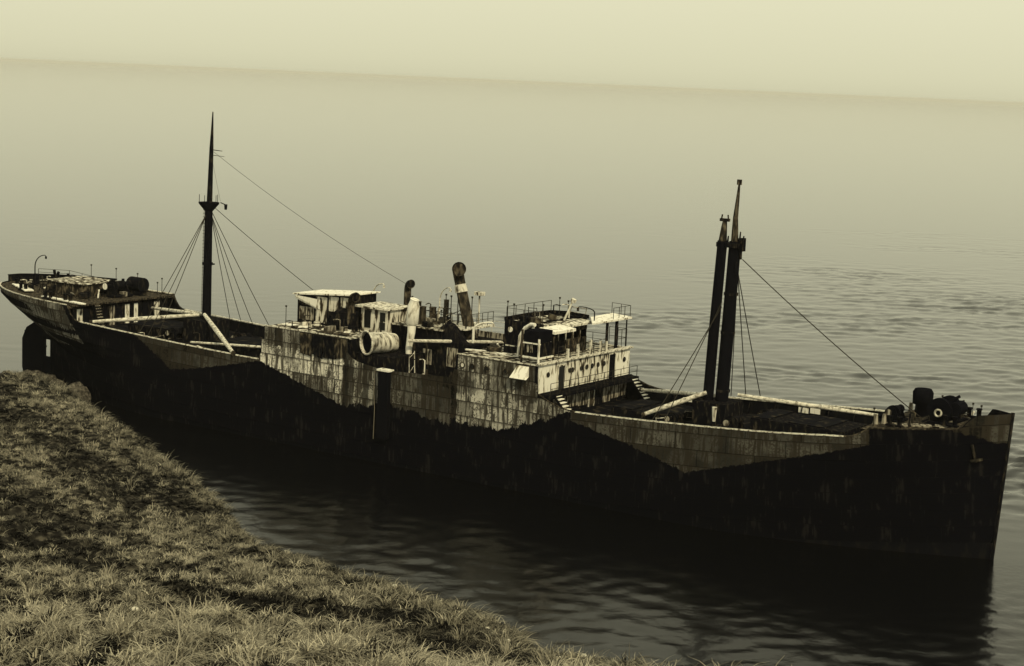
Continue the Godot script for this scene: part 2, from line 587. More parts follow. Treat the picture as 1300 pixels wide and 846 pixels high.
func ladder(ship: Node3D, top: Vector3, foot: Vector3, width: float, n: int, tread_mat: Material) -> void:
	var l := group_part("companion_ladder", ship)
	var side := Vector3(0, 0, 1)
	if absf((foot - top).normalized().dot(side)) > 0.5: side = Vector3(1, 0, 0)
	for s in [-0.5, 0.5]:
		var b := MB.new()
		b.beam(top + side * width * s, foot + side * width * s, 0.06, 0.2)
		mk("stringer", b, mats.iron, l)
	var dirn := foot - top
	dirn.y = 0
	dirn = dirn.normalized()
	for k in n:
		var c := top.lerp(foot, (k + 0.6) / n)
		var b := MB.new()
		b.box(c + dirn * 0.05, Vector3(0.3, 0.06, width - 0.08) if side.z > 0.5 else Vector3(width - 0.08, 0.06, 0.3))
		mk("tread", b, tread_mat, l)

func bollard(ship: Node3D, at: Vector3) -> void:
	var b := MB.new()
	b.bounds(at + Vector3(-0.6, 0, -0.2), at + Vector3(0.6, 0.12, 0.2))
	for s in [-0.36, 0.36]:
		b.tube([at + Vector3(s, 0.1, 0), at + Vector3(s, 0.6, 0), at + Vector3(s, 0.62, 0), at + Vector3(s, 0.72, 0)], [0.17, 0.17, 0.23, 0.21], 12)
	mk("bollard", b, mats.iron, ship)

func winch(ship: Node3D, at: Vector3, s: float, mat: Material, hub: Material) -> void:
	var w := group_part("winch", ship)
	var b := MB.new()
	b.bounds(at + Vector3(-0.8, 0, -1.0) * s, at + Vector3(0.8, 0.2, 1.0) * s)
	for z in [-0.7, 0.62]:
		b.hexa([at + Vector3(-0.7, 0.2, z) * s, at + Vector3(0.7, 0.2, z) * s, at + Vector3(0.7, 0.2, z + 0.1) * s, at + Vector3(-0.7, 0.2, z + 0.1) * s, at + Vector3(-0.25, 1.15, z) * s, at + Vector3(0.3, 1.15, z) * s, at + Vector3(0.3, 1.15, z + 0.1) * s, at + Vector3(-0.25, 1.15, z + 0.1) * s])
	mk("bed", b, mat, w)
	var d := MB.new()
	var o := at + Vector3(0, 0.85, 0) * s
	d.tube([o + Vector3(0, 0, -1.25) * s, o + Vector3(0, 0, -1.05) * s, o + Vector3(0, 0, -0.9) * s, o + Vector3(0, 0, 0.9) * s, o + Vector3(0, 0, 1.05) * s, o + Vector3(0, 0, 1.25) * s], [0.34 * s, 0.2 * s, 0.16 * s, 0.16 * s, 0.2 * s, 0.34 * s], 14)
	d.rod(o + Vector3(0, 0, -0.55) * s, o + Vector3(0, 0, 0.5) * s, 0.36 * s, -1, 16)
	mk("drum", d, mat, w)
	var g := MB.new()
	g.rod(o + Vector3(0.1, -0.1, 0.5) * s, o + Vector3(0.1, -0.1, 0.6) * s, 0.6 * s, -1, 20)
	mk("gear_wheel", g, mat, w)
	var h := MB.new()
	h.rod(o + Vector3(0, 0, 1.25) * s, o + Vector3(0, 0, 1.28) * s, 0.26 * s, -1, 14)
	mk("hub", h, hub, w)
	for z in [-0.85, 0.8]:
		var c := MB.new()
		c.rod(at + Vector3(-1.0, 0.35, z) * s, at + Vector3(-0.3, 0.55, z) * s, 0.17 * s, -1, 10)
		mk("cylinder", c, mat, w)

func davit(ship: Node3D, base: Vector3, h: float, reach: Vector3, r: float, mat: Material) -> void:
	var path := [base, base + Vector3(0, h * 0.6, 0)]
	for i in range(1, 8):
		var t := i / 7.0
		path.append(base + Vector3(0, h * (0.6 + 0.4 * sin(t * PI * 0.5)), 0) + reach * (1.0 - cos(t * PI * 0.5)))
	path.append(path[-1] + reach.normalized() * 0.12 + Vector3(0, -0.08, 0))
	var b := MB.new()
	b.tube(path, [r, r, r * 0.95, r * 0.9, r * 0.85, r * 0.8, r * 0.75, r * 0.7, r * 0.65, r * 0.6], 8)
	b.box(path[-1] - Vector3(0, 0.16, 0), Vector3(0.16, 0.26, 0.12))
	mk("davit", b, mat, ship)

func stanchion(ship: Node3D, at: Vector3, h: float, mat: Material, r := 0.035, lean := Vector3.ZERO) -> void:
	var b := MB.new()
	b.rod(at, at + Vector3(0, h, 0) + lean, r, r * 0.8, 6)
	b.box(at + Vector3(0, h, 0) + lean, Vector3(0.12, 0.14, 0.12))
	mk("stanchion", b, mat, ship)

func wire(ship: Node3D, a: Vector3, c: Vector3, sag := 0.0, r := 0.034, called := "rigging_wire") -> void:
	var path := []
	for i in 9:
		var t := i / 8.0
		path.append(a.lerp(c, t) - Vector3(0, sag * 4.0 * t * (1.0 - t), 0))
	var b := MB.new()
	b.tube(path, [r], 5)
	mk(called, b, mats.wire, ship)

# ---------------------------------------------------------------- ship assembly
func build_ship() -> Node3D:
	var ship := Node3D.new()
	ship.name = "stranded_cargo_ship"
	add_child(ship)
	tag(ship, "long black-hulled derelict steamer with two masts lying stranded below the grassy bluff", "ship")
	build_hull(ship)
	build_stern(ship)
	build_aft_well(ship)
	build_midships(ship)
	build_bridge(ship)
	build_fore_well(ship)
	build_forecastle(ship)
	clutter(ship, 101, Vector3(-0.8, 11.0, -3.0), Vector3(4.0, 13.0, 1.8), 20)
	clutter(ship, 102, Vector3(-9.5, 10.1, 3.6), Vector3(-2.0, 11.4, 6.2), 12)
	clutter(ship, 103, Vector3(3.0, 7.1, 2.4), Vector3(9.0, 9.6, 6.0), 14)
	clutter(ship, 104, Vector3(-48.5, 9.2, -2.2), Vector3(-37.5, 10.6, 3.6), 26)
	clutter(ship, 105, Vector3(10.2, 10.2, -5.5), Vector3(11.4, 11.6, 5.5), 8)
	clutter(ship, 106, Vector3(44.2, 9.1, -3.2), Vector3(48.6, 10.2, 3.0), 12)
	clutter(ship, 107, Vector3(24.0, 6.2, -4.5), Vector3(33.0, 7.4, 4.5), 14)
	clutter(ship, 108, Vector3(-30.0, 6.2, -4.5), Vector3(-20.0, 7.4, 4.5), 12)
	clutter(ship, 109, Vector3(12.0, 12.75, -3.0), Vector3(15.0, 13.9, 3.0), 8)
	return ship

func build_stern(ship: Node3D) -> void:
	# poop front bulkhead with doors and pale panels
	var ph := group_part("poop_front", ship)
	var b := MB.new()
	b.bounds(Vector3(-36.4, 6.5, -6.2), Vector3(-36.25, 9.0, 6.2))
	mk("wall", b, mats.iron, ph)
	var e := MB.new()
	e.bounds(Vector3(-36.9, 8.95, -6.35), Vector3(-35.75, 9.1, 6.35))
	mk("deck_edge", e, mats.rust, ph)
	for q in [[5.45, 0.75, mats.pale], [4.6, 0.7, mats.black], [2.2, 0.5, mats.black], [1.35, 0.7, mats.grey], [-0.6, 0.62, mats.white], [-1.75, 0.55, mats.white], [-3.0, 0.6, mats.black], [-4.55, 0.8, mats.pale], [-5.5, 0.5, mats.black]]:
		door(ph, -36.24, q[0], 6.62, q[1], 2.0, q[2], "", mats.iron)
	ladder(ship, Vector3(-35.9, 9.0, 3.6), Vector3(-35.1, 6.6, 3.6), 0.75, 9, mats.grey)
	# low house and skylights on the poop
	var hs := MB.new()
	hs.bounds(Vector3(-44.6, 9.12, -2.2), Vector3(-39.6, 10.35, 2.2))
	mk("steering_house", hs, mats.rust, ship)
	var rf := MB.new()
	rf.bounds(Vector3(-44.8, 10.35, -2.4), Vector3(-39.4, 10.46, 2.4))
	mk("steering_house_roof", rf, mats.litter, ship)
	winch(ship, Vector3(-38.3, 9.15, -1.2), 1.25, mats.iron, mats.white)
	var tk := MB.new()
	tk.rod(Vector3(-37.4, 10.1, -3.9), Vector3(-39.2, 10.1, -3.9), 0.75, -1, 18)
	tk.bounds(Vector3(-39.2, 9.1, -4.4), Vector3(-37.4, 9.5, -3.4))
	mk("fresh_water_tank", tk, mats.iron, ship)
	for q in [[-46.5, 3.6], [-40.5, 5.6], [-46.0, -3.7], [-49.5, 1.6], [-37.6, 5.7], [-42.0, -5.0]]:
		bollard(ship, Vector3(q[0], 9.2, q[1]))
	# bulwark round the counter on the far side, dark
	var bw := MB.new()
	var prev := Vector3.ZERO
	for i in 24:
		var a := lerpf(-0.15, 1.0, i / 23.0)
		var x := -52.6 + 9.0 * maxf(a, 0.0) * maxf(a, 0.0)
		var z := -half_breadth(x, 9.2) if a > 0 else 0.8 * (-a) * 4.0
		var q := Vector3(x, 9.2, z * 0.99)
		if i > 0:
			bw.quad(prev, q, q + Vector3(0, 0.75, 0), prev + Vector3(0, 0.75, 0))
			bw.beam(prev + Vector3(0, 0.78, 0), q + Vector3(0, 0.78, 0), 0.16, 0.07)
		prev = q
	mk("taffrail", bw, mats.iron, ship)
	# gear: capstan, quadrant, broken frames
	var cp := MB.new()
	cp.tube([Vector3(-49.6, 9.2, -0.6), Vector3(-49.6, 9.4, -0.6), Vector3(-49.6, 9.9, -0.6), Vector3(-49.6, 10.2, -0.6), Vector3(-49.6, 10.3, -0.6)], [0.5, 0.42, 0.28, 0.42, 0.36], 14)
	mk("capstan", cp, mats.iron, ship)
	for q in [[-47.6, -1.4, 1.5, 0.5], [-46.9, -1.0, 1.7, -0.4], [-46.2, -1.7, 1.4, 0.2], [-45.7, 0.2, 1.2, -0.6], [-41.8, 3.9, 1.1, 0.3], [-40.9, -4.4, 1.2, 0.0]]:
		var m := MB.new()
		m.beam(Vector3(q[0], 9.2, q[1]), Vector3(q[0] + q[3], 9.2 + q[2], q[1]), 0.18, 0.24)
		mk("broken_frame", m, mats.iron, ship)
	davit(ship, Vector3(-49.4, 9.3, -0.3), 3.0, Vector3(0.9, 0, -0.5), 0.06, mats.iron)
	for q in [[-43.0, -5.4, 2.0], [-40.4, -5.9, 1.7], [-37.2, -6.2, 1.5], [-45.6, -4.4, 2.2], [-38.6, 6.2, 1.0], [-36.8, -5.2, 1.2]]:
		stanchion(ship, Vector3(q[0], 9.15, q[1]), q[2], mats.wire)
	railing(ship, [Vector3(-51.0, 9.9, -2.1), Vector3(-48.0, 9.9, -3.6), Vector3(-44.0, 9.2, -5.2)], 0.7, 2, mats.wire)
	# white strips of bleached deck planking along the near edge
	for k in 3:
		var s := MB.new()
		s.box(Vector3(-40.6 + 2.3 * k, 9.28, 5.35 + 0.28 * k), Vector3(2.1, 0.1, 0.55), Basis(Vector3.UP, -0.14))
		mk("bleached_plank", s, mats.white, ship)
	for k in 3:
		var s2 := MB.new()
		s2.box(Vector3(-49.3 + 1.7 * k, 9.36, 1.9 + 0.85 * k), Vector3(1.8, 0.1, 0.9), Basis(Vector3.UP, -0.5))
		mk("bleached_plank", s2, mats.white, ship)

func build_aft_well(ship: Node3D) -> void:
	hatch(ship, -33.0, -27.5, 4.6)
	hatch(ship, -22.0, -14.0, 4.6)
	var m := group_part("main_mast", ship)
	var b := MB.new()
	var foot := Vector3(-24.9, 5.8, 0)
	b.tube([foot, Vector3(-24.85, 9, 0), Vector3(-24.8, 19.2, 0)], [0.44, 0.43, 0.36], 16)
	mk("lower_mast", b, mats.black, m)
	var tm := MB.new()
	tm.tube([Vector3(-24.75, 18.6, 0), Vector3(-24.6, 24.5, 0), Vector3(-24.5, 27.9, 0)], [0.28, 0.19, 0.05], 12)
	mk("topmast", tm, mats.iron, m)
	var tp := MB.new()
	tp.tube([Vector3(-24.8, 18.7, 0), Vector3(-24.8, 19.35, 0), Vector3(-24.8, 19.5, 0)], [0.4, 0.95, 0.98], 14)
	for k in 5:
		var a := TAU * k / 5
		tp.rod(Vector3(-24.8 + 0.9 * cos(a), 19.5, 0.9 * sin(a)), Vector3(-24.8 + 0.9 * cos(a), 20.2, 0.9 * sin(a)), 0.03, -1, 5)
	mk("crow_platform", tp, mats.black, m)
	var bl := MB.new()
	bl.rod(Vector3(-24.0, 19.5, -0.7), Vector3(-23.6, 19.3, -1.0), 0.05, -1, 6)
	bl.rod(Vector3(-23.6, 19.35, -1.0), Vector3(-23.6, 18.85, -1.0), 0.16, 0.12, 8)
	mk("hanging_block", bl, mats.black, m)
	var sp := MB.new()
	sp.rod(Vector3(-24.7, 24.4, 0), Vector3(-23.8, 24.3, -0.6), 0.05, 0.03, 6)
	sp.rod(Vector3(-24.7, 23.9, 0), Vector3(-23.6, 23.8, -0.7), 0.035, 0.02, 6)
	mk("lamp_bracket", sp, mats.iron, m)
	var bd := MB.new()
	bd.rod(Vector3(-24.85, 13.6, 0), Vector3(-24.85, 13.85, 0), 0.5, -1, 14)
	bd.rod(Vector3(-24.85, 13.7, 0), Vector3(-24.3, 13.7, -0.4), 0.08, -1, 6)
	mk("mast_band", bd, mats.black, m)
	var ld := MB.new()
	for k in 34:
		var y := 8.5 + 0.32 * k
		ld.rod(Vector3(-25.4, y, 0.14), Vector3(-25.4, y, -0.14), 0.02, -1, 4)
	for z in [-0.14, 0.14]: ld.rod(Vector3(-25.42, 8.3, z), Vector3(-25.25, 19.0, z), 0.02, -1, 4)
	mk("mast_ladder", ld, mats.black, m)
	# mast house with the derrick heels
	var hs := MB.new()
	hs.bounds(Vector3(-26.3, 5.95, -1.6), Vector3(-23.4, 8.5, 1.6))
	mk("mast_house", hs, mats.iron, ship)
	boom(ship, Vector3(-24.6, 8.95, 0.5), Vector3(-14.6, 7.2, 7.05), 0.22, "bleached derrick boom fallen across the rail toward midships")
	boom(ship, Vector3(-25.3, 8.85, 0.5), Vector3(-33.2, 7.85, 6.7), 0.2, "bleached derrick boom laid aft onto the rail")
	boom(ship, Vector3(-25.4, 8.75, -0.5), Vector3(-37.0, 7.9, -4.2), 0.18, "bleached derrick boom reaching aft to the poop")
	boom(ship, Vector3(-22.9, 6.9, 4.0), Vector3(-11.7, 7.3, 1.5), 0.12, "thin spar resting on the aft hatch")
	winch(ship, Vector3(-27.2, 6.35, 1.6), 0.9, mats.iron, mats.grey)
	winch(ship, Vector3(-22.8, 6.0, -2.6), 0.9, mats.iron, mats.grey)
	# shrouds
	for k in 3:
		wire(ship, Vector3(-24.8, 18.4, 0.3), Vector3(-27.0 + 1.25 * k, 7.2, 6.75), 0.1)
		wire(ship, Vector3(-24.8, 18.4, -0.3), Vector3(-28.2 + 1.5 * k, 7.3, -6.75), 0.1)
	wire(ship, Vector3(-24.7, 18.6, -0.3), Vector3(-22.9, 7.2, -6.75), 0.1)
	wire(ship, Vector3(-24.3, 19.0, -0.3), Vector3(-10.6, 10.2, -3.2), 0.2, 0.03)
	wire(ship, Vector3(-24.6, 23.9, 0), Vector3(-24.2, 19.6, -0.9), 0.05, 0.012)
	wire(ship, Vector3(-24.5, 24.2, -0.2), Vector3(-3.0, 13.75, -2.6), 0.5, 0.018)

func hatch(ship: Node3D, x0: float, x1: float, w: float) -> void:
	var h := group_part("hatch", ship)
	var y := maxf(deck_y(x0), deck_y(x1))
	var b := MB.new()
	b.bounds(Vector3(x0, y - 0.3, -w * 0.5), Vector3(x1, y + 0.75, w * 0.5))
	mk("coaming", b, mats.iron, h)
	var n := int((x1 - x0) / 1.4)
	for k in n:
		if (k + int(x0)) % 3 == 1: continue
		var c := MB.new()
		var a := lerpf(x0, x1, float(k) / n)
		c.bounds(Vector3(a + 0.04, y + 0.76, -w * 0.5 + 0.1), Vector3(a + (x1 - x0) / n - 0.04, y + 0.86, w * 0.5 - 0.1))
		mk("hatch_board", c, mats.deck, h)

func boom(ship: Node3D, a: Vector3, c: Vector3, r: float, label: String) -> void:
	var o := group_part("derrick_boom", ship)
	o.set_meta("label", label)
	var b := MB.new()
	b.tube([a, a.lerp(c, 0.4), a.lerp(c, 0.7), c], [r * 0.8, r, r * 0.95, r * 0.7], 12)
	mk("spar", b, mats.rail, o)
	var e := MB.new()
	e.rod(c - (c - a).normalized() * 0.15, c + (c - a).normalized() * 0.12, r * 0.95, -1, 10)
	mk("end_fitting", e, mats.rust, o)

func build_midships(ship: Node3D) -> void:
	# after deckhouse with sagging white roof
	var hs := group_part("deckhouse", ship)
	var b := MB.new()
	b.hexa([Vector3(-10.9, 10.05, -0.6), Vector3(-4.9, 10.05, -0.6), Vector3(-4.9, 10.05, 2.8), Vector3(-10.9, 10.05, 2.8), Vector3(-10.9, 12.5, -0.6), Vector3(-4.9, 13.0, -0.6), Vector3(-4.9, 13.0, 2.8), Vector3(-10.9, 12.5, 2.8)])
	mk("wall", b, mats.iron, hs)
	# side panels of the near wall
	for q in [[-10.75, -9.0, 10.35, 11.5, mats.grey], [-10.5, -9.2, 11.65, 12.3, mats.rust], [-8.85, -7.5, 10.25, 12.55, mats.pale], [-7.4, -6.2, 11.4, 12.7, mats.pale], [-6.1, -5.0, 11.55, 12.75, mats.pale]]:
		var p := MB.new()
		p.bounds(Vector3(q[0], q[2], 2.8), Vector3(q[1], q[3], 2.86))
		mk("wall_panel", p, q[4], hs)
	for x in [-10.85, -8.93, -7.45, -6.15, -4.95]:
		var p := MB.new()
		p.bounds(Vector3(x - 0.07, 10.05, 2.8), Vector3(x + 0.07, 12.5 + (x + 10.9) * 0.083, 2.93))
		mk("post", p, mats.iron, hs)
	var rf := MB.new()
	rf.hexa([Vector3(-11.3, 12.5, -0.8), Vector3(-4.6, 13.02, -0.8), Vector3(-4.6, 13.02, 3.2), Vector3(-11.3, 12.5, 3.2), Vector3(-11.3, 12.62, -0.8), Vector3(-4.6, 13.14, -0.8), Vector3(-4.6, 13.14, 3.2), Vector3(-11.3, 12.62, 3.2)])
	mk("roof", rf, mats.white, hs, "sagging whitish roof of the after deckhouse")
	var tr := MB.new()
	tr.hexa([Vector3(-10.9, 12.2, 3.22), Vector3(-8.2, 11.4, 3.22), Vector3(-8.0, 11.5, 3.3), Vector3(-10.9, 12.4, 3.3), Vector3(-10.9, 12.45, 3.2), Vector3(-8.2, 12.3, 3.2), Vector3(-8.0, 12.35, 3.3), Vector3(-10.9, 12.5, 3.3)])
	mk("torn_fascia", tr, mats.white, hs)
	# wreck gap in front of the deckhouse: dark coal casing
	var cs := MB.new()
	cs.hexa([Vector3(-6.6, 10.05, 2.9), Vector3(-4.0, 10.05, 2.9), Vector3(-4.0, 10.05, 3.9), Vector3(-6.6, 10.05, 3.9), Vector3(-6.0, 11.9, 2.9), Vector3(-4.0, 11.75, 2.9), Vector3(-4.0, 11.6, 3.7), Vector3(-6.0, 11.6, 3.7)])
	mk("coal_casing", cs, mats.iron, ship)
	# small white cabin
	var cb := group_part("galley_cabin", ship)
	var w := MB.new()
	w.bounds(Vector3(-4.0, 10.05, -0.4), Vector3(-1.1, 12.1, 2.5))
	mk("wall", w, mats.pale, cb)
	var r2 := MB.new()
	r2.hexa([Vector3(-4.5, 12.1, -0.7), Vector3(-0.85, 12.1, -0.7), Vector3(-0.85, 12.1, 2.8), Vector3(-4.5, 12.1, 2.8), Vector3(-4.5, 12.28, -0.7), Vector3(-0.85, 12.22, -0.7), Vector3(-0.85, 12.22, 2.8), Vector3(-4.5, 12.28, 2.8)])
	mk("roof", r2, mats.pale, cb)
	for q in [[-3.6, -2.95, 10.4, 11.9], [-1.9, -1.35, 10.35, 11.0], [-1.9, -1.35, 11.1, 11.85]]:
		var p := MB.new()
		p.bounds(Vector3(q[0], q[2], 2.5), Vector3(q[1], q[3], 2.55))
		mk("window", p, mats.glass_dark, cb)
	# engine casing between the island and the bridge, partly roofed
	var ec := group_part("engine_casing", ship)
	var ew := MB.new()
	ew.bounds(Vector3(-1.05, 10.05, -3.0), Vector3(4.2, 10.9, 1.9))
	ew.bounds(Vector3(-1.4, 7.05, -3.0), Vector3(7.4, 10.04, 1.9))
	ew.bounds(Vector3(-1.3, 7.05, 1.95), Vector3(2.6, 8.85, 6.3))
	mk("wall", ew, mats.iron, ec)
	for q in [[4.9, 6.0, 8.0, 9.6], [6.2, 7.2, 7.5, 9.0], [2.4, 3.3, 7.9, 9.2]]:
		var p := MB.new()
		p.bounds(Vector3(q[0], q[2], 1.9), Vector3(q[1], q[3], 1.95))
		mk("wall_panel", p, mats.grey, ec)
	var top := MB.new()
	top.bounds(Vector3(-1.05, 10.9, -3.2), Vector3(4.4, 11.02, 2.1))
	mk("roof", top, mats.litter, ec)
	# broken stacks, pipes and skylights standing on the casing
	for q in [[-0.2, -0.3, 0.42, 1.7], [0.6, -1.6, 0.3, 1.2], [1.2, 0.7, 0.34, 1.5], [1.6, -2.2, 0.22, 1.9]]:
		var p := MB.new()
		p.tube([Vector3(q[0], 11.0, q[1]), Vector3(q[0], 11.0 + q[3], q[1]), Vector3(q[0], 11.05 + q[3], q[1])], [q[2], q[2], q[2] * 1.2], 12)
		mk("exhaust_pipe", p, mats.rust, ship)
	# white ventilator trunk, slightly crumpled
	var tk := group_part("white_trunk", ship)
	var t1 := MB.new()
	t1.tube([Vector3(2.0, 7.9, 3.4), Vector3(1.95, 9.3, 3.35), Vector3(2.05, 10.6, 3.2), Vector3(2.0, 11.3, 3.1)], [0.2, 0.28, 0.33, 0.36], 12)
	mk("pipe", t1, mats.white, tk)
	var t2 := MB.new()
	t2.tube([Vector3(2.0, 11.25, 3.1), Vector3(2.0, 11.4, 3.1), Vector3(2.05, 12.9, 3.0), Vector3(2.1, 13.3, 3.0), Vector3(2.15, 13.45, 3.0)], [0.38, 0.55, 0.5, 0.36, 0.4], 14)
	mk("upper_trunk", t2, mats.white, tk)
	# railed platform
	var pf := MB.new()
	pf.bounds(Vector3(2.7, 11.03, -3.3), Vector3(6.0, 11.17, 0.9))
	mk("platform", pf, mats.rail, ship)
	railing(ship, [Vector3(2.8, 11.17, 0.8), Vector3(5.9, 11.17, 0.8), Vector3(5.9, 11.17, -3.2)], 1.15, 2, mats.wire, 0.8)
	for q in [[3.4, 0.3, 2.6], [4.0, -0.6, 3.4], [5.9, 0.7, 2.2], [4.9, -1.4, 2.4], [2.4, -1.8, 2.2]]:
		stanchion(ship, Vector3(q[0], 11.17, q[1]), q[2], mats.wire, 0.045)
	# leaning tall ventilator with its collar and cap
	cowl(ship, Vector3(5.25, 10.1, -1.0), Vector3(4.0, 15.0, -0.7), 0.5, 0.85, Vector3(0.8, -0.1, 0.75), mats.rust, mats.rust)
	var cl := MB.new()
	cl.rod(Vector3(4.22, 14.0, -0.75), Vector3(4.06, 14.65, -0.72), 0.57, 0.5, 14)
	mk("ventilator_collar", cl, mats.pale, ship)
	var lk := MB.new()
	lk.rod(Vector3(5.3, 10.5, -1.9), Vector3(5.3, 13.9, -1.9), 0.07, -1, 8)
	lk.box(Vector3(5.3, 13.9, -1.9), Vector3(0.75, 0.3, 0.6))
	mk("lamp_post", lk, mats.pale, ship)
	wire(ship, Vector3(4.6, 12.6, -0.7), Vector3(0.4, 10.3, 1.6), 0.0, 0.035)
	wire(ship, Vector3(4.8, 12.2, -1.2), Vector3(3.2, 10.4, -2.4), 0.0, 0.03)
	# stove-in boat chock heap and broken plating in the waist
	var hp := MB.new()
	hp.hexa([Vector3(2.6, 10.0, 0.6), Vector3(6.4, 10.0, 0.6), Vector3(6.6, 10.0, 1.9), Vector3(2.2, 10.0, 1.9), Vector3(4.4, 11.7, 1.0), Vector3(5.0, 11.5, 1.0), Vector3(5.1, 11.3, 1.5), Vector3(4.3, 11.4, 1.5)])
	mk("casing_gable", hp, mats.iron, ship)
	var fb := MB.new()
	fb.bounds(Vector3(-1.4, 7.0, -6.75), Vector3(9.5, 9.9, -6.6))
	mk("far_side_screen", fb, mats.grey, ship)
	railing(ship, [Vector3(-1.3, 9.9, -6.7), Vector3(9.5, 9.9, -6.7)], 1.0, 2, mats.rail, 1.6)
	# cowls on the boat deck
	cowl(ship, Vector3(-4.35, 10.05, 3.5), Vector3(-4.35, 12.4, 3.5), 0.34, 0.6, Vector3(0.9, 0, 0.3), mats.rust, mats.iron)
	cowl(ship, Vector3(-3.0, 10.05, -2.6), Vector3(-3.0, 13.3, -2.6), 0.34, 0.55, Vector3(0.9, 0, 0.5), mats.rust, mats.iron)
	# discharge chute on the side with its pale lid, and a hanging rope
	var ch := group_part("discharge_chute", ship)
	var c1 := MB.new()
	c1.bounds(Vector3(1.95, 2.2, 6.95), Vector3(3.0, 7.85, 7.35))
	mk("casing", c1, mats.black, ch)
	var c2 := MB.new()
	c2.bounds(Vector3(1.85, 7.85, 6.7), Vector3(3.1, 8.0, 7.45))
	mk("lid", c2, mats.white, ch)
	var rp := MB.new()
	rp.tube([Vector3(1.35, 7.7, 7.02), Vector3(1.3, 6.0, 7.06), Vector3(1.45, 4.6, 7.05), Vector3(1.4, 2.0, 7.04)], [0.03], 5)
	mk("hanging_rope", rp, mats.rope, ship)
	# small posts and davits of the boat deck
	for q in [[-10.6, -5.2], [-7.6, -6.0], [-1.9, -6.2], [-5.0, -5.9], [-9.6, 5.9]]:
		stanchion(ship, Vector3(q[0], 10.05, q[1]), 1.7 + 0.5 * sin(q[0]), mats.wire)
	davit(ship, Vector3(-9.9, 10.05, -6.3), 3.0, Vector3(1.4, 0, 0.3), 0.07, mats.rail)
	davit(ship, Vector3(-2.2, 10.05, -6.3), 3.4, Vector3(1.2, 0, 0.2), 0.06, mats.rail)
	davit(ship, Vector3(6.6, 9.9, 0.6), 2.0, Vector3(1.5, 0, -0.5), 0.11, mats.white)
	railing(ship, [Vector3(-10.8, 10.05, -6.6), Vector3(-1.7, 10.05, -6.6)], 1.0, 2, mats.wire, 1.5)
	# dark torn awning plates under the edge of the boat deck
	var rr := RandomNumberGenerator.new()
	rr.seed = 5
	for k in 4:
		var x := -6.9 + 1.28 * k
		var p := MB.new()
		var d0 := rr.randf_range(0.0, 0.35)
		var d1 := rr.randf_range(0.0, 0.55)
		p.hexa([Vector3(x, 8.4 - d0, 7.0), Vector3(x + 1.22, 8.5 - d1, 7.0), Vector3(x + 1.22, 8.5 - d1, 7.03), Vector3(x, 8.4 - d0, 7.03), Vector3(x, 9.95, 7.0), Vector3(x + 1.22, 9.95, 7.0), Vector3(x + 1.22, 9.95, 7.06), Vector3(x, 9.95, 7.06)])
		mk("side_screen", p, mats.rust if k % 3 == 0 else mats.iron, ship)

func clutter(ship: Node3D, sd: int, lo: Vector3, hi: Vector3, n: int) -> void:
	# broken rails, bent pipes and stumps left standing on a wrecked deck
	var rr := RandomNumberGenerator.new()
	rr.seed = sd
	for k in n:
		var p := Vector3(rr.randf_range(lo.x, hi.x), lo.y, rr.randf_range(lo.z, hi.z))
		var kind := rr.randi() % 4
		var m: Material = [mats.iron, mats.rust, mats.wire, mats.grey, mats.pale][rr.randi() % 5]
		var b := MB.new()
		var h := rr.randf_range(0.5, hi.y - lo.y)
		var d := Vector3(rr.randf_range(-1, 1), 0, rr.randf_range(-1, 1)).normalized()
		if kind == 0:
			b.tube([p, p + Vector3(0, h, 0), p + Vector3(0, h * 1.05, 0) + d * 0.25, p + Vector3(0, h, 0) + d * 0.6], [0.06, 0.055, 0.05, 0.04], 7)
			mk("bent_pipe", b, m, ship)
		elif kind == 1:
			b.rod(p, p + Vector3(0, h, 0) + d * 0.3, 0.04, 0.03, 6)
			b.rod(p + d * 1.4, p + Vector3(0, h * 0.9, 0) + d * 1.5, 0.04, 0.03, 6)
			b.rod(p + Vector3(0, h * 0.95, 0) + d * 0.28, p + Vector3(0, h * 0.82, 0) + d * 1.5, 0.03, 0.03, 6)
			b.rod(p + Vector3(0, h * 0.5, 0) + d * 0.15, p + Vector3(0, h * 0.3, 0) + d * 1.42, 0.025, 0.025, 6)
			mk("broken_rail", b, m, ship)
		elif kind == 2:
			b.box(p + Vector3(0, 0.22, 0), Vector3(rr.randf_range(0.4, 1.1), 0.44, rr.randf_range(0.3, 0.9)), Basis(Vector3.UP, rr.randf() * 3.0) * Basis(Vector3.RIGHT, rr.randf_range(-0.3, 0.3)))
			mk("wreckage_lump", b, m, ship)
		else:
			b.beam(p, p + Vector3(0, h * 0.5, 0) + d * rr.randf_range(0.8, 1.8), 0.14, 0.1)
			mk("broken_frame", b, m, ship)

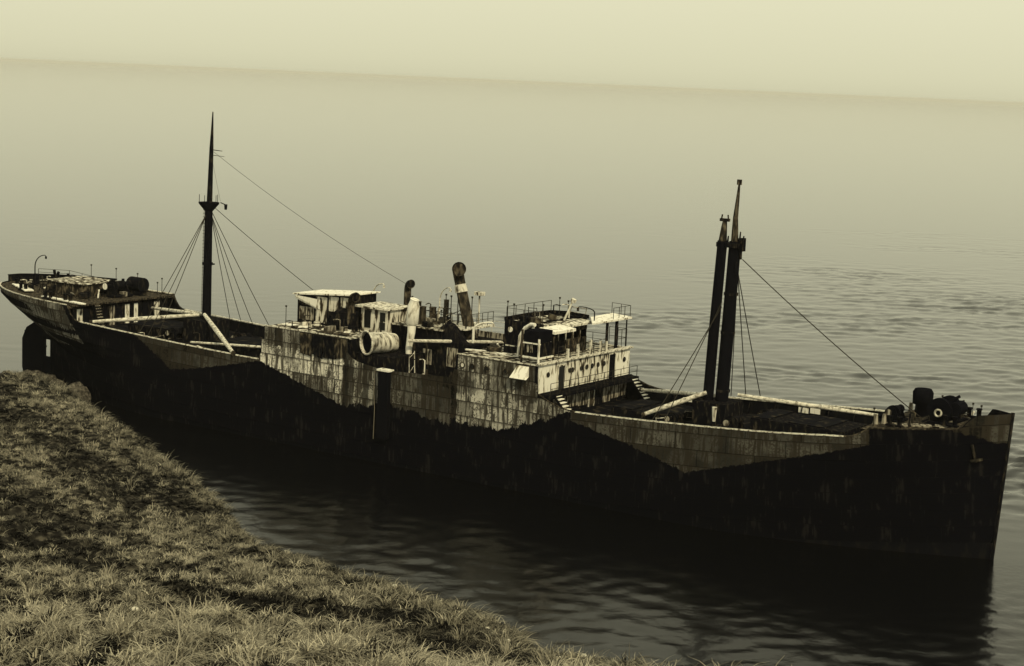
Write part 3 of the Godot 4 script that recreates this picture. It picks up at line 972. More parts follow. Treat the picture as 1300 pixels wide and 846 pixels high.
func build_bridge(ship: Node3D) -> void:
	var br := group_part("bridge_house", ship)
	# white front wall, built of plates
	var cuts := [6.85, 4.6, 2.9, 1.2, -0.5, -2.2, -3.7, -4.9, -6.85]
	for k in cuts.size() - 1:
		var b := MB.new()
		b.bounds(Vector3(17.38 - (0.03 if k % 2 else 0.0), 7.98, cuts[k + 1] + 0.015), Vector3(17.5 - (0.03 if k % 2 else 0.0), 10.22, cuts[k] - 0.015))
		mk("front_plate", b, mats.white if k in [0, 1, 6, 7] else mats.pale, br)
	# doors and portholes of the front
	door(br, 17.51, 3.75, 8.0, 0.85, 1.85, mats.glass_dark, "dark doorway in the white bridge front")
	door(br, 17.51, -3.9, 8.0, 0.95, 2.0, mats.black, "tall dark doorway in the white bridge front")
	for z in [5.6, 2.45, 2.1, 0.75, -0.05, -0.85, -1.75, -2.7, -5.9]:
		porthole(br, Vector3(17.5, 9.35, z), Vector3(1, 0, 0), 0.17)
	# side portholes toward the shore
	for q in [[10.25, true], [11.2, false], [12.6, false], [14.4, false], [15.5, false]]:
		porthole(br, Vector3(q[0], 9.35, 6.97), Vector3(0, 0, 1), 0.2, q[1])
	# ledge below the white front with rail
	var lg := MB.new()
	lg.bounds(Vector3(17.5, 7.62, -6.8), Vector3(18.5, 7.94, 6.8))
	mk("front_ledge", lg, mats.iron, br)
	railing(br, [Vector3(18.4, 7.95, 6.5), Vector3(18.4, 7.95, 1.2)], 0.9, 2, mats.wire, 1.3)
	railing(br, [Vector3(18.4, 7.95, 1.2), Vector3(18.4, 7.95, -6.6)], 0.9, 2, mats.wire, 1.3)
	# lower bulkhead under the ledge
	var lw := MB.new()
	lw.bounds(Vector3(17.3, 5.92, -6.8), Vector3(17.42, 7.6, 6.8))
	mk("lower_wall", lw, mats.iron, br)
	var rr := RandomNumberGenerator.new()
	rr.seed = 9
	for k in 9:
		var z := 4.6 - 1.25 * k
		if k == 5: continue
		var p := MB.new()
		p.bounds(Vector3(17.42, 6.05 + rr.randf() * 0.3, z - 1.15), Vector3(17.46, 7.58, z))
		mk("lower_panel", p, mats.grey, br)
	door(br, 17.47, -1.0, 5.95, 0.7, 1.6, mats.rust)
	ladder(ship, Vector3(18.2, 7.9, 5.4), Vector3(20.0, 6.0, 5.4), 0.9, 8, mats.white)
	ladder(ship, Vector3(18.3, 7.9, -6.1), Vector3(19.9, 6.0, -6.1), 0.9, 8, mats.white)
	# deck edge of the bridge deck
	var de := MB.new()
	de.bounds(Vector3(17.3, 10.22, -7.0), Vector3(17.72, 10.36, 7.0))
	mk("deck_edge", de, mats.rail, br)
	# wheelhouse
	var wh := group_part("wheelhouse", ship)
	var w := MB.new()
	w.bounds(Vector3(11.6, 10.1, 3.15), Vector3(13.9, 12.85, 3.3))
	w.bounds(Vector3(11.6, 10.1, -3.3), Vector3(11.75, 12.85, 3.15))
	w.bounds(Vector3(11.75, 10.1, -3.3), Vector3(15.3, 12.85, -3.15))
	w.bounds(Vector3(13.9, 10.1, 3.15), Vector3(15.3, 11.2, 3.3))
	w.bounds(Vector3(13.9, 12.2, 3.15), Vector3(15.3, 12.85, 3.3))
	mk("wall", w, mats.iron, wh)
	for k in 6:
		var z := 3.2 - 1.1 * k
		var p := MB.new()
		p.bounds(Vector3(15.2, 10.1, z - 1.06), Vector3(15.3, 11.3, z))
		mk("front_board", p, mats.iron if k < 3 else mats.rust, wh)
		var p2 := MB.new()
		p2.bounds(Vector3(15.2, 11.9, z - 1.06), Vector3(15.3, 12.6, z))
		mk("front_board", p2, mats.rust if k > 2 else mats.iron, wh)
		var p3 := MB.new()
		p3.bounds(Vector3(15.2, 11.3, z - 0.09), Vector3(15.33, 11.9, z + 0.03))
		mk("window_post", p3, mats.pale, wh)
	var bk := MB.new()
	bk.bounds(Vector3(14.2, 10.15, -3.1), Vector3(14.3, 12.8, 3.1))
	mk("inner_partition", bk, mats.black, wh)
	var lamp := MB.new()
	lamp.rod(Vector3(12.2, 12.1, 3.3), Vector3(12.2, 12.1, 3.36), 0.22, -1, 14)
	mk("lamp_disc", lamp, mats.white, wh, "round pale disc on the dark wheelhouse wall")
	var st := MB.new()
	st.bounds(Vector3(11.8, 10.75, 3.3), Vector3(13.0, 10.83, 3.37))
	mk("ledge_strip", st, mats.pale, wh)
	for q in [[12.95, 10.5, 11.9, mats.black], [13.55, 10.6, 11.4, mats.grey]]:
		var p := MB.new()
		p.bounds(Vector3(q[0] - 0.22, q[1], 3.3), Vector3(q[0] + 0.22, q[2], 3.34))
		mk("side_panel", p, q[3], wh)
	# open roof with dark coaming
	var rf := MB.new()
	rf.bounds(Vector3(11.7, 12.6, -3.2), Vector3(15.2, 12.7, 3.2))
	mk("roof", rf, mats.litter, wh)
	var cm := MB.new()
	var pts := [Vector3(11.6, 12.9, 3.3), Vector3(11.55, 12.95, 0), Vector3(11.6, 12.9, -3.4), Vector3(13.4, 13.0, -3.5), Vector3(15.4, 12.9, -3.4)]
	for i in pts.size() - 1: cm.beam(pts[i], pts[i + 1], 0.12, 0.3)
	mk("roof_coaming", cm, mats.iron, wh)
	var fc := MB.new()
	fc.hexa([Vector3(15.2, 12.35, 0.6), Vector3(16.6, 12.2, 0.4), Vector3(16.6, 12.2, 3.5), Vector3(15.2, 12.35, 3.6), Vector3(15.2, 12.62, 0.6), Vector3(16.6, 12.42, 0.4), Vector3(16.6, 12.42, 3.5), Vector3(15.2, 12.62, 3.6)])
	mk("front_canopy", fc, mats.white, wh, "white sagging canopy over the wheelhouse front")
	var fc2 := MB.new()
	fc2.hexa([Vector3(15.2, 12.5, -3.4), Vector3(15.9, 12.4, -3.4), Vector3(15.9, 12.4, 0.4), Vector3(15.2, 12.5, 0.4), Vector3(15.2, 12.68, -3.4), Vector3(15.9, 12.55, -3.4), Vector3(15.9, 12.55, 0.4), Vector3(15.2, 12.68, 0.4)])
	mk("front_canopy", fc2, mats.pale, wh)
	railing(wh, [Vector3(11.7, 12.9, -3.3), Vector3(11.7, 12.9, 3.2)], 1.0, 1, mats.wire, 1.3)
	railing(wh, [Vector3(11.7, 12.7, 3.2), Vector3(15.0, 12.7, 3.2)], 1.1, 1, mats.wire, 1.6)
	# wing cabs
	var nc := group_part("near_wing_cab", ship)
	var n1 := MB.new()
	n1.bounds(Vector3(15.7, 11.85, 4.6), Vector3(17.1, 12.75, 6.5))
	mk("upper_panel", n1, mats.black, nc)
	var n2 := MB.new()
	n2.bounds(Vector3(15.7, 10.75, 4.7), Vector3(17.1, 11.8, 6.4))
	mk("lower_panel", n2, mats.iron, nc)
	for q in [[15.95, 16.15], [16.3, 16.5]]:
		var p := MB.new()
		p.bounds(Vector3(q[0], 11.05, 6.4), Vector3(q[1], 11.65, 6.45))
		mk("window", p, mats.grey, nc)
	for q in [Vector3(15.6, 10.1, 6.6), Vector3(17.2, 10.1, 6.6), Vector3(17.2, 10.1, 4.5)]:
		var p := MB.new()
		p.rod(q, q + Vector3(0, 2.7 if q.x < 17 else 2.1, 0), 0.09, -1, 8)
		mk("post", p, mats.white if q.x > 17 and q.z > 6 else mats.rust, nc)
	var s1 := MB.new()
	s1.bounds(Vector3(15.6, 10.62, 6.5), Vector3(17.2, 10.74, 6.62))
	s1.bounds(Vector3(17.15, 10.62, 4.5), Vector3(17.27, 10.74, 6.5))
	s1.bounds(Vector3(15.6, 11.75, 6.5), Vector3(17.3, 11.84, 6.62))
	mk("sill", s1, mats.white, nc)
	# bent white pipe in front of the wheelhouse wall
	var bp := MB.new()
	bp.tube([Vector3(13.9, 10.2, 4.6), Vector3(13.95, 11.2, 4.6), Vector3(14.05, 11.9, 4.6), Vector3(14.5, 12.6, 4.6), Vector3(15.1, 12.95, 4.7), Vector3(15.6, 13.0, 4.9)], [0.09, 0.1, 0.15, 0.16, 0.16, 0.15], 10)
	mk("bent_pipe", bp, mats.white, ship)
	var bp2 := MB.new()
	bp2.hexa([Vector3(15.0, 11.2, 4.5), Vector3(15.35, 11.2, 4.5), Vector3(15.35, 11.2, 4.6), Vector3(15.0, 11.2, 4.6), Vector3(15.15, 12.9, 4.5), Vector3(15.3, 12.9, 4.5), Vector3(15.3, 12.9, 4.6), Vector3(15.15, 12.9, 4.6)])
	mk("narrow_vent_blade", bp2, mats.white, ship)
	# basket below the near wing
	var bs := MB.new()
	bs.hexa([Vector3(15.4, 9.2, 6.95), Vector3(16.6, 9.2, 6.95), Vector3(16.8, 9.05, 7.6), Vector3(15.2, 9.05, 7.6), Vector3(15.5, 10.0, 6.95), Vector3(16.6, 10.0, 6.95), Vector3(16.6, 9.2, 7.5), Vector3(15.5, 9.2, 7.5)])
	mk("lamp_bracket_plate", bs, mats.white, ship)
	# far wing roof on posts
	var fw := group_part("far_wing_cab", ship)
	var f1 := MB.new()
	f1.hexa([Vector3(15.5, 12.72, -6.9), Vector3(17.5, 12.68, -6.9), Vector3(17.5, 12.72, -0.6), Vector3(15.5, 12.72, -3.5), Vector3(15.5, 12.95, -6.9), Vector3(17.5, 12.84, -6.9), Vector3(17.5, 12.84, -0.6), Vector3(15.5, 12.9, -3.5)])
	mk("roof", f1, mats.white, fw, "white roof slab over the far bridge wing")
	for q in [[-3.6, 0.12], [-5.1, 0.14], [-6.7, 0.06]]:
		var p := MB.new()
		p.rod(Vector3(17.1, 10.2, q[0]), Vector3(17.1, 12.7, q[0]), q[1], -1, 8)
		mk("post", p, mats.iron, fw)
	railing(fw, [Vector3(17.1, 10.3, -5.2), Vector3(17.1, 10.3, -6.8), Vector3(15.4, 10.3, -6.8)], 1.5, 2, mats.wire, 0.8)
	railing(fw, [Vector3(15.6, 12.95, -6.7), Vector3(17.4, 12.9, -6.7), Vector3(17.4, 12.9, -4.0)], 0.9, 1, mats.wire, 0.9)
	davit(fw, Vector3(16.8, 12.85, -2.0), 1.1, Vector3(-1.1, 0, 0.6), 0.05, mats.iron)
	# rails of the bridge deck, pale stanchions
	railing(ship, [Vector3(17.6, 10.36, 4.4), Vector3(17.6, 10.36, -2.6)], 1.05, 3, mats.wire, 1.7)
	for z in [3.0, 1.5, -0.4, -1.9, -2.8]:
		var p := MB.new()
		p.bounds(Vector3(17.5, 10.36, z - 0.1), Vector3(17.66, 11.6 - 0.15 * absf(z), z + 0.1))
		mk("rail_post", p, mats.pale, ship)
	railing(ship, [Vector3(9.7, 10.15, -6.6), Vector3(15.3, 10.15, -6.6)], 1.0, 2, mats.wire, 1.4)
	# signal lamp arm above the wheelhouse
	var sl := MB.new()
	sl.rod(Vector3(14.4, 12.7, -1.2), Vector3(14.9, 14.2, -1.5), 0.09, 0.06, 8)
	sl.box(Vector3(15.0, 14.35, -1.55), Vector3(0.35, 0.3, 0.3), Basis(Vector3.FORWARD, 0.4))
	mk("signal_lamp_arm", sl, mats.pale, ship)
	for q in [[11.7, 3.1, 1.5], [11.7, 2.2, 1.2], [12.6, -3.2, 1.4], [15.2, 3.2, 1.6], [13.4, -3.3, 1.2]]:
		stanchion(ship, Vector3(q[0], 12.8, q[1]), q[2], mats.wire)

func build_fore_well(ship: Node3D) -> void:
	hatch(ship, 21.5, 27.0, 4.8)
	hatch(ship, 33.5, 41.0, 4.4)
	var m := group_part("foremast", ship)
	var b := MB.new()
	b.tube([Vector3(29.75, 6.2, -0.1), Vector3(29.95, 13.0, -0.1), Vector3(30.15, 20.6, -0.1)], [0.52, 0.5, 0.46], 18)
	mk("lower_mast", b, mats.black, m)
	var tm := MB.new()
	tm.tube([Vector3(30.1, 20.4, -0.1), Vector3(30.05, 22.4, -0.1), Vector3(30.15, 24.0, -0.1), Vector3(30.2, 25.0, -0.1)], [0.3, 0.2, 0.13, 0.08], 10)
	tm.box(Vector3(30.2, 25.1, -0.1), Vector3(0.3, 0.4, 0.25))
	mk("topmast", tm, mats.rust, m)
	var k2 := MB.new()
	k2.tube([Vector3(28.75, 6.2, 0.25), Vector3(28.95, 13.0, 0.25), Vector3(29.25, 20.6, 0.25)], [0.42, 0.41, 0.38], 16)
	mk("twin_post", k2, mats.black, m)
	var k3 := MB.new()
	k3.tube([Vector3(29.25, 20.4, 0.25), Vector3(29.32, 21.7, 0.25), Vector3(29.36, 22.2, 0.25)], [0.34, 0.22, 0.16], 12)
	k3.box(Vector3(29.35, 22.2, 0.25), Vector3(0.75, 0.22, 0.3))
	for s in [-0.3, 0.3]: k3.rod(Vector3(29.35 + s, 22.2, 0.25), Vector3(29.35 + s * 0.8, 22.6, 0.25), 0.06, -1, 6)
	mk("post_head", k3, mats.rust, m)
	var cr := MB.new()
	cr.bounds(Vector3(28.85, 20.15, -0.35), Vector3(30.75, 20.5, 0.5))
	cr.bounds(Vector3(30.5, 19.9, -0.5), Vector3(30.85, 20.9, 0.1))
	for q in [[29.6, 0.5], [30.0, 0.75], [30.6, 0.9], [30.9, 0.6]]:
		cr.rod(Vector3(q[0], 20.4, 0.1), Vector3(q[0] + 0.05, 20.5 + q[1], 0.1), 0.09, 0.05, 6)
	mk("mast_head", cr, mats.iron, m)
	var bk := MB.new()
	bk.rod(Vector3(30.7, 20.0, 0), Vector3(30.75, 19.3, 0), 0.12, 0.09, 8)
	bk.rod(Vector3(30.45, 19.1, 0.2), Vector3(30.5, 18.2, 0.2), 0.1, 0.12, 8)
	mk("hanging_block", bk, mats.iron, m)
	for y in [9.0, 13.5, 16.5]:
		var bd := MB.new()
		bd.rod(Vector3(29.8 + (y - 6) * 0.025, y, -0.1), Vector3(29.8 + (y - 6) * 0.025, y + 0.2, -0.1), 0.56, -1, 16)
		mk("mast_band", bd, mats.iron, m)
	var hs := MB.new()
	hs.bounds(Vector3(28.2, 6.1, -1.5), Vector3(31.0, 8.3, 1.5))
	mk("mast_house", hs, mats.iron, ship)
	boom(ship, Vector3(28.9, 8.9, 0.7), Vector3(24.9, 6.95, 3.3), 0.2, "derrick boom lowered aft from the foremast")
	boom(ship, Vector3(28.9, 8.5, -0.6), Vector3(19.6, 7.1, -5.4), 0.17, "derrick boom lowered toward the far bridge ladder")
	boom(ship, Vector3(30.8, 8.8, -0.8), Vector3(41.0, 8.0, -5.2), 0.17, "derrick boom laid forward along the far rail")
	winch(ship, Vector3(27.0, 6.2, 2.2), 0.85, mats.iron, mats.grey)
	winch(ship, Vector3(32.0, 6.5, 2.0), 0.95, mats.iron, mats.grey)
	winch(ship, Vector3(32.4, 6.5, -2.6), 0.9, mats.iron, mats.grey)
	var cw := MB.new()
	cw.rod(Vector3(30.5, 7.1, 2.3), Vector3(30.5, 8.2, 2.3), 0.12, 0.2, 10)
	mk("capped_pipe", cw, mats.pale, ship)
	for k in 2: wire(ship, Vector3(29.6, 15.6 + 0.4 * k, 0.4), Vector3(27.6 + 1.0 * k, 7.2, 6.8), 0.05, 0.036)
	for k in 3: wire(ship, Vector3(30.4, 18.4, -0.3), Vector3(27.2 + 1.35 * k, 7.5, -6.75), 0.05, 0.04)
	wire(ship, Vector3(30.8, 19.3, -0.2), Vector3(45.6, 9.12, -0.9), 0.25, 0.04, "forestay")
	# rails of the hatchway ladders and pipe along the near bulwark
	var pp := MB.new()
	for k in 3: pp.rod(Vector3(20.4, 6.35 + 0.12 * k, 5.9 - 0.3 * k), Vector3(29.0, 6.55 + 0.12 * k, 5.9 - 0.3 * k), 0.06, -1, 6)
	mk("deck_pipes", pp, mats.rust, ship)

func build_forecastle(ship: Node3D) -> void:
	# aft bulkhead of the forecastle
	var b := MB.new()
	b.bounds(Vector3(43.55, 7.0, -5.3), Vector3(43.7, 8.95, 5.3))
	mk("forecastle_bulkhead", b, mats.iron, ship)
	# windlass
	var w := group_part("windlass", ship)
	var bed := MB.new()
	bed.bounds(Vector3(46.6, 9.1, -1.9), Vector3(48.7, 9.45, 1.6))
	for z in [-1.5, -0.2, 1.1]:
		bed.hexa([Vector3(46.9, 9.4, z), Vector3(48.4, 9.4, z), Vector3(48.4, 9.4, z + 0.15), Vector3(46.9, 9.4, z + 0.15), Vector3(47.3, 10.5, z), Vector3(47.9, 10.5, z), Vector3(47.9, 10.5, z + 0.15), Vector3(47.3, 10.5, z + 0.15)])
	mk("bed", bed, mats.black, w)
	var o := Vector3(47.6, 10.2, 0)
	var dr := MB.new()
	dr.rod(o + Vector3(0, 0, 1.25), o + Vector3(0, 0, 0.85), 0.92, -1, 26)
	dr.rod(o + Vector3(0, 0, 0.85), o + Vector3(0, 0, -1.9), 0.5, -1, 18)
	dr.rod(o + Vector3(0, 0, -0.7), o + Vector3(0, 0, -1.1), 0.85, -1, 22)
	mk("drum", dr, mats.black, w)
	var hb := MB.new()
	for k in 16:
		var a := TAU * k / 16
		var a2 := TAU * (k + 1) / 16
		hb.rod(o + Vector3(0.24 * cos(a), -0.12 + 0.24 * sin(a), 1.3), o + Vector3(0.24 * cos(a2), -0.12 + 0.24 * sin(a2), 1.3), 0.07, -1, 6)
	mk("hub_ring", hb, mats.pale, w, "pale ring on the black windlass wheel")
	var bn := MB.new()
	bn.beam(o + Vector3(0.4, 0.6, 0.4), o + Vector3(1.1, 1.1, 0.2), 0.2, 0.2)
	bn.rod(o + Vector3(1.0, 0.2, 0.9), o + Vector3(1.0, 0.2, -0.5), 0.5, -1, 14)
	mk("brake_gear", bn, mats.black, w)
	# stump of a ventilator, winch, deck fittings
	var v := MB.new()
	v.tube([Vector3(45.3, 9.1, -1.6), Vector3(45.3, 10.0, -1.6), Vector3(45.3, 10.05, -1.6), Vector3(45.3, 10.9, -1.6), Vector3(45.3, 11.15, -1.6)], [0.55, 0.5, 0.72, 0.75, 0.6], 16)
	mk("ventilator_stump", v, mats.black, ship)
	winch(ship, Vector3(44.5, 9.1, 1.6), 0.9, mats.black, mats.grey)
	var ct := MB.new()
	for q in [[43.9, 3.5], [44.3, 2.9], [43.9, -3.0]]:
		ct.rod(Vector3(q[0], 9.05, q[1]), Vector3(q[0], 9.75, q[1]), 0.2, 0.14, 10)
	mk("pipe_stump", ct, mats.grey, ship)
	for q in [[45.6, 4.2], [48.8, 2.1], [48.9, -2.4], [46.0, -4.0]]:
		bollard(ship, Vector3(q[0], 9.15 + (q[0] - 44.2) * 0.06, q[1]))
	for q in [[44.0, -4.9], [44.8, -4.6], [45.8, -4.2], [46.8, -3.8], [47.7, -3.4], [48.6, -2.9], [49.4, -2.4], [44.2, 4.6]]:
		stanchion(ship, Vector3(q[0], 9.1, q[1]), 1.25, mats.wire, 0.03)
	for k in 3:
		var p := MB.new()
		p.box(Vector3(45.4 + 1.5 * k, 9.2 + 0.05 * k, 3.2 - 0.7 * k), Vector3(1.4, 0.1, 0.8), Basis(Vector3.UP, 0.45))
		mk("deck_grating", p, mats.grey, ship)
	# anchor chain hawse and anchor
	var an := MB.new()
	var h := hull_pt(50.4, 8.3, 1.0, 0.1)
	an.rod(h, h + Vector3(0.35, -1.2, -0.1), 0.1, -1, 8)
	an.beam(h + Vector3(0.0, -1.15, 0.05), h + Vector3(0.75, -0.95, -0.25), 0.2, 0.16)
	mk("anchor", an, mats.rust, ship)

# ---------------------------------------------------------------- loose things lying on the wreck
func plank_thing(called: String, at: Vector3, size: Vector3, turn: float, tilt: float, mat: Material, label: String, category: String, grp: String) -> void:
	var b := MB.new()
	var ch := minf(size.y, 0.03) * 0.4
	b.hexa([Vector3(-size.x, 0, -size.z) * 0.5, Vector3(size.x, 0, -size.z) * 0.5, Vector3(size.x, 0, size.z) * 0.5, Vector3(-size.x, 0, size.z) * 0.5, Vector3(-size.x * 0.5 + ch, size.y, -size.z * 0.5 + ch), Vector3(size.x * 0.5 - ch, size.y, -size.z * 0.5 + ch), Vector3(size.x * 0.5 - ch, size.y, size.z * 0.5 - ch), Vector3(-size.x * 0.5 + ch, size.y, size.z * 0.5 - ch)])
	var o := mk(called, b, mat, self)
	o.position = at
	o.rotation = Vector3(0, turn, tilt)
	tag(o, label, category, grp)

func build_loose() -> void:
	# fallen funnel section lying on the boat deck edge
	var t := Node3D.new()
	t.name = numbered("fallen_funnel")
	add_child(t)
	t.position = Vector3(-0.2, 8.9, 6.35)
	t.rotation.y = 1.23
	tag(t, "fallen funnel drum lying on its side, dark open mouth facing the shore", "funnel")
	var out := MB.new()
	var n := 22
	var rings := []
	for i in 5:
		var x: float = [0.0, 0.12, 0.13, 2.0, 3.0][i]
		var r: float = [0.98, 0.98, 0.9, 0.86, 0.75][i]
		var rg := []
		for k in n:
			var a := TAU * k / n
			rg.append(Vector3(x, r * sin(a) + 0.9 - 0.05 * x, r * cos(a) - 0.12 * x))
		rings.append(rg)
	out.st.set_smooth_group(0)
	for i in 4:
		for k in n:
			var j := (k + 1) % n
			out.quad(rings[i][k], rings[i][j], rings[i + 1][j], rings[i + 1][k])
	mk("barrel", out, mats.pale, t)
	var rim := MB.new()
	for k in n:
		var a := TAU * k / n
		var a2 := TAU * (k + 1) / n
		rim.rod(Vector3(0, 0.98 * sin(a) + 0.9, 0.98 * cos(a)), Vector3(0, 0.98 * sin(a2) + 0.9, 0.98 * cos(a2)), 0.09, -1, 6)
	mk("rim", rim, mats.rail, t)
	var core := MB.new()  # black disc added inside the mouth, painting the shade of the hollow drum
	core.rod(Vector3(0.2, 0.89, -0.02), Vector3(0.24, 0.89, -0.02), 0.88, -1, 20)
	mk("mouth_shade_disc", core, mats.black, t)
	# spar lying across the waist
	var sp := MB.new()
	sp.tube([Vector3.ZERO, Vector3(3.2, 0.0, -3.1), Vector3(6.7, 0.02, -6.4)], [0.13, 0.16, 0.12], 10)
	var so := mk("fallen_spar", sp, mats.rail, self)
	so.position = Vector3(2.6, 10.12, 4.3)
	tag(so, "bleached spar lying across the gap beside the fallen funnel", "spar")
	# loose boards on the bridge deck
	var rr := RandomNumberGenerator.new()
	rr.seed = 77
	for k in 9:
		var x := 10.1 + 0.55 * k + rr.randf() * 0.3
		plank_thing("loose_board", Vector3(x, 10.2, 4.0 + rr.randf() * 2.2 * (1.0 if k < 6 else 0.6)), Vector3(rr.randf_range(1.2, 2.6), 0.1, rr.randf_range(0.25, 0.55)), rr.randf_range(-0.6, 0.9), rr.randf_range(-0.03, 0.06), mats.white if k % 3 == 0 else mats.litter, ("whitish" if k % 3 == 0 else "weathered grey") + " loose board on the bridge deck, " + ORD[k] + " from its after edge", "board", "boards on the bridge deck")
	for k in 8:
		plank_thing("roof_sheet", Vector3(-10.0 + 0.95 * k + rr.randf() * 0.5, 10.12, 4.2 + rr.randf() * 2.0), Vector3(rr.randf_range(0.7, 1.7), 0.08, rr.randf_range(0.4, 0.9)), rr.randf_range(-1.2, 1.2), rr.randf_range(-0.08, 0.12), mats.white if k % 2 == 0 else mats.rust, ("whitish" if k % 2 == 0 else "rusty") + " torn sheet beside the after deckhouse, " + ORD[k] + " from the stern end", "sheet", "torn sheets by the deckhouse")
	for k in 4:
		plank_thing("broken_plate", Vector3(6.2 + 0.8 * k, 7.15, 4.4 + rr.randf() * 1.5), Vector3(1.2, 0.5, 0.8), rr.randf_range(-0.5, 0.5), rr.randf_range(-0.3, 0.4), mats.litter, "buckled plate in the waist behind the bridge, " + ORD[k] + " from the fallen funnel", "plate", "buckled plates in the waist")

# ---------------------------------------------------------------- terrain
const EDGE_R := [0.0, 6.0, 12.0, 20.0, 31.2, 40.0, 49.8, 59.6, 77.2, 95.3, 112.4, 132.6, 147.7, 157.6, 175.0]
const EDGE_A := [95.0, 60.0, 33.0, 15.0, 3.97, -0.91, -4.14, -6.28, -8.91, -10.36, -12.04, -14.05, -15.04, -16.5, -20.0]
const EDGE_H := [30.1, 28.6, 26.9, 24.5, 21.29, 19.2, 16.96, 14.7, 10.85, 8.94, 7.52, 6.47, 5.51, 4.3, -1.5]
var n_hill: FastNoiseLite
var n_tuft: FastNoiseLite

func table(t: Array, r: float) -> float:
	for i in EDGE_R.size() - 1:
		if r <= EDGE_R[i + 1]:
			var k: float = (r - EDGE_R[i]) / (EDGE_R[i + 1] - EDGE_R[i])
			var p0: float = t[max(i - 1, 0)]
			var p3: float = t[min(i + 2, t.size() - 1)]
			if i < 4: return lerpf(t[i], t[i + 1], k)
			return cubic_interpolate(t[i], t[i + 1], p0, p3, k)
	return t[-1] - (r - 175.0) * 0.3

func hill_height(a: float, r: float) -> float:     # azimuth from the view axis in degrees, plan distance from the camera
	var h := table(EDGE_H, r)
	var e := table(EDGE_A, r)
	var x := CAM.x + r * sin(deg_to_rad(a) - YAW)
	var z := CAM.z - r * cos(deg_to_rad(a) - YAW)
	var lat := deg_to_rad(a - e) * maxf(r, 4.0)
	var bump := n_hill.get_noise_2d(x, z) * 0.9 + n_tuft.get_noise_2d(x, z) * 0.5
	var soft := clampf((-lat) / 5.0, 0.5, 1.0) * clampf(r / 30.0, 0.0, 1.0)
	h += bump * soft
	if lat < 0:
		h += minf(-lat, 60.0) * 0.012 * clampf((r - 20.0) / 60.0, 0, 1)
	else:
		h -= lat * lat / (lat + 2.0) * 1.5
	var back := smoothstep(75.0, 130.0, absf(a))
	if a < 0: back = smoothstep(60.0, 110.0, -a)
	h = lerpf(h, 30.1 + 0.02 * r + bump * soft, back)
	return maxf(h, -3.0)

func hill_pt(a: float, r: float) -> Vector3:
	var t := deg_to_rad(a) - YAW
	return Vector3(CAM.x + r * sin(t), hill_height(a, r), CAM.z - r * cos(t))

func build_hill() -> void:
	n_hill = noise(0.09, 51, 4)
	n_tuft = noise(0.8, 52, 3)
	var rs := []
	var r := 0.0
	while r < 176.0:
		rs.append(r)
		r += 0.8 if r < 28 else (0.45 if r < 90 else 0.8)
	var az := []
	var a := -180.0
	while a < 180.01:
		az.append(a)
		a += 0.3 if (a > -26 and a < 8) else (1.0 if (a > -40 and a < 40) else 5.0)
	az[-1] = 180.0
	var verts := PackedVector3Array()
	var idx := PackedInt32Array()
	for i in rs.size():
		for j in az.size(): verts.append(hill_pt(az[j], rs[i]))
	var w := az.size()
	for i in rs.size() - 1:
		for j in w - 1:
			var p := i * w + j
			idx.append_array([p, p + w, p + w + 1, p, p + w + 1, p + 1])
	var arr := []
	arr.resize(Mesh.ARRAY_MAX)
	arr[Mesh.ARRAY_VERTEX] = verts
	arr[Mesh.ARRAY_INDEX] = idx
	var am := ArrayMesh.new()
	am.add_surface_from_arrays(Mesh.PRIMITIVE_TRIANGLES, arr)
	var st := SurfaceTool.new()
	st.create_from(am, 0)
	st.generate_normals()
	var m := weathered(61, [[0.0, lin(0.008, 0.0075, 0.007)], [0.45, lin(0.013, 0.012, 0.0105)], [0.6, lin(0.035, 0.032, 0.026)], [0.8, lin(0.1, 0.09, 0.07)]], Vector3(0.3, 0.3, 0.3), 1.0, 0.05)
	var o := part("hillside", st.commit(), m, self)
	tag(o, "steep grassy bluff sloping down to the stranded ship", "", "", "structure")

func tuft_mesh(sd: int, blades: int, hgt: float, spread: float, width: float, droop: float) -> ArrayMesh:
	var rr := RandomNumberGenerator.new()
	rr.seed = sd
	var st := SurfaceTool.new()
	st.begin(Mesh.PRIMITIVE_TRIANGLES)
	for i in blades:
		var a := rr.randf() * TAU
		var d := Vector3(cos(a), 0, sin(a))
		var s := Vector3(-sin(a), 0, cos(a)).rotated(Vector3.UP, rr.randf_range(-0.8, 0.8))
		var base := d.rotated(Vector3.UP, rr.randf()) * spread * 0.5 * sqrt(rr.randf())
		var h := hgt * rr.randf_range(0.5, 1.1)
		var out := spread * rr.randf_range(0.4, 1.2)
		var dr := droop * rr.randf_range(0.3, 1.2)
		var tone := rr.randf_range(0.55, 1.25)
		var pts := []
		for k in 5:
			var t := k / 4.0
			pts.append(base + d * out * t * t + Vector3(0, h * (t - dr * t * t * t), 0))
		var wd := width * rr.randf_range(0.6, 1.2)
		for k in 4:
			var w0 := wd * (1.0 - k / 4.0 * 0.85)
			var w1 := wd * (1.0 - (k + 1) / 4.0 * 0.85)
			var p: Vector3 = pts[k]
			var q: Vector3 = pts[k + 1]
			st.set_color(Color(tone, tone, tone))
			st.add_vertex(p - s * w0); st.add_vertex(q - s * w1); st.add_vertex(q + s * w1)
			st.add_vertex(p - s * w0); st.add_vertex(q + s * w1); st.add_vertex(p + s * w0)
	st.generate_normals()
	return st.commit()

func grass_mat() -> StandardMaterial3D:
	var m := StandardMaterial3D.new()
	m.vertex_color_use_as_albedo = true
	m.roughness = 0.9
	m.metallic_specular = 0.1
	m.cull_mode = BaseMaterial3D.CULL_DISABLED
	return m

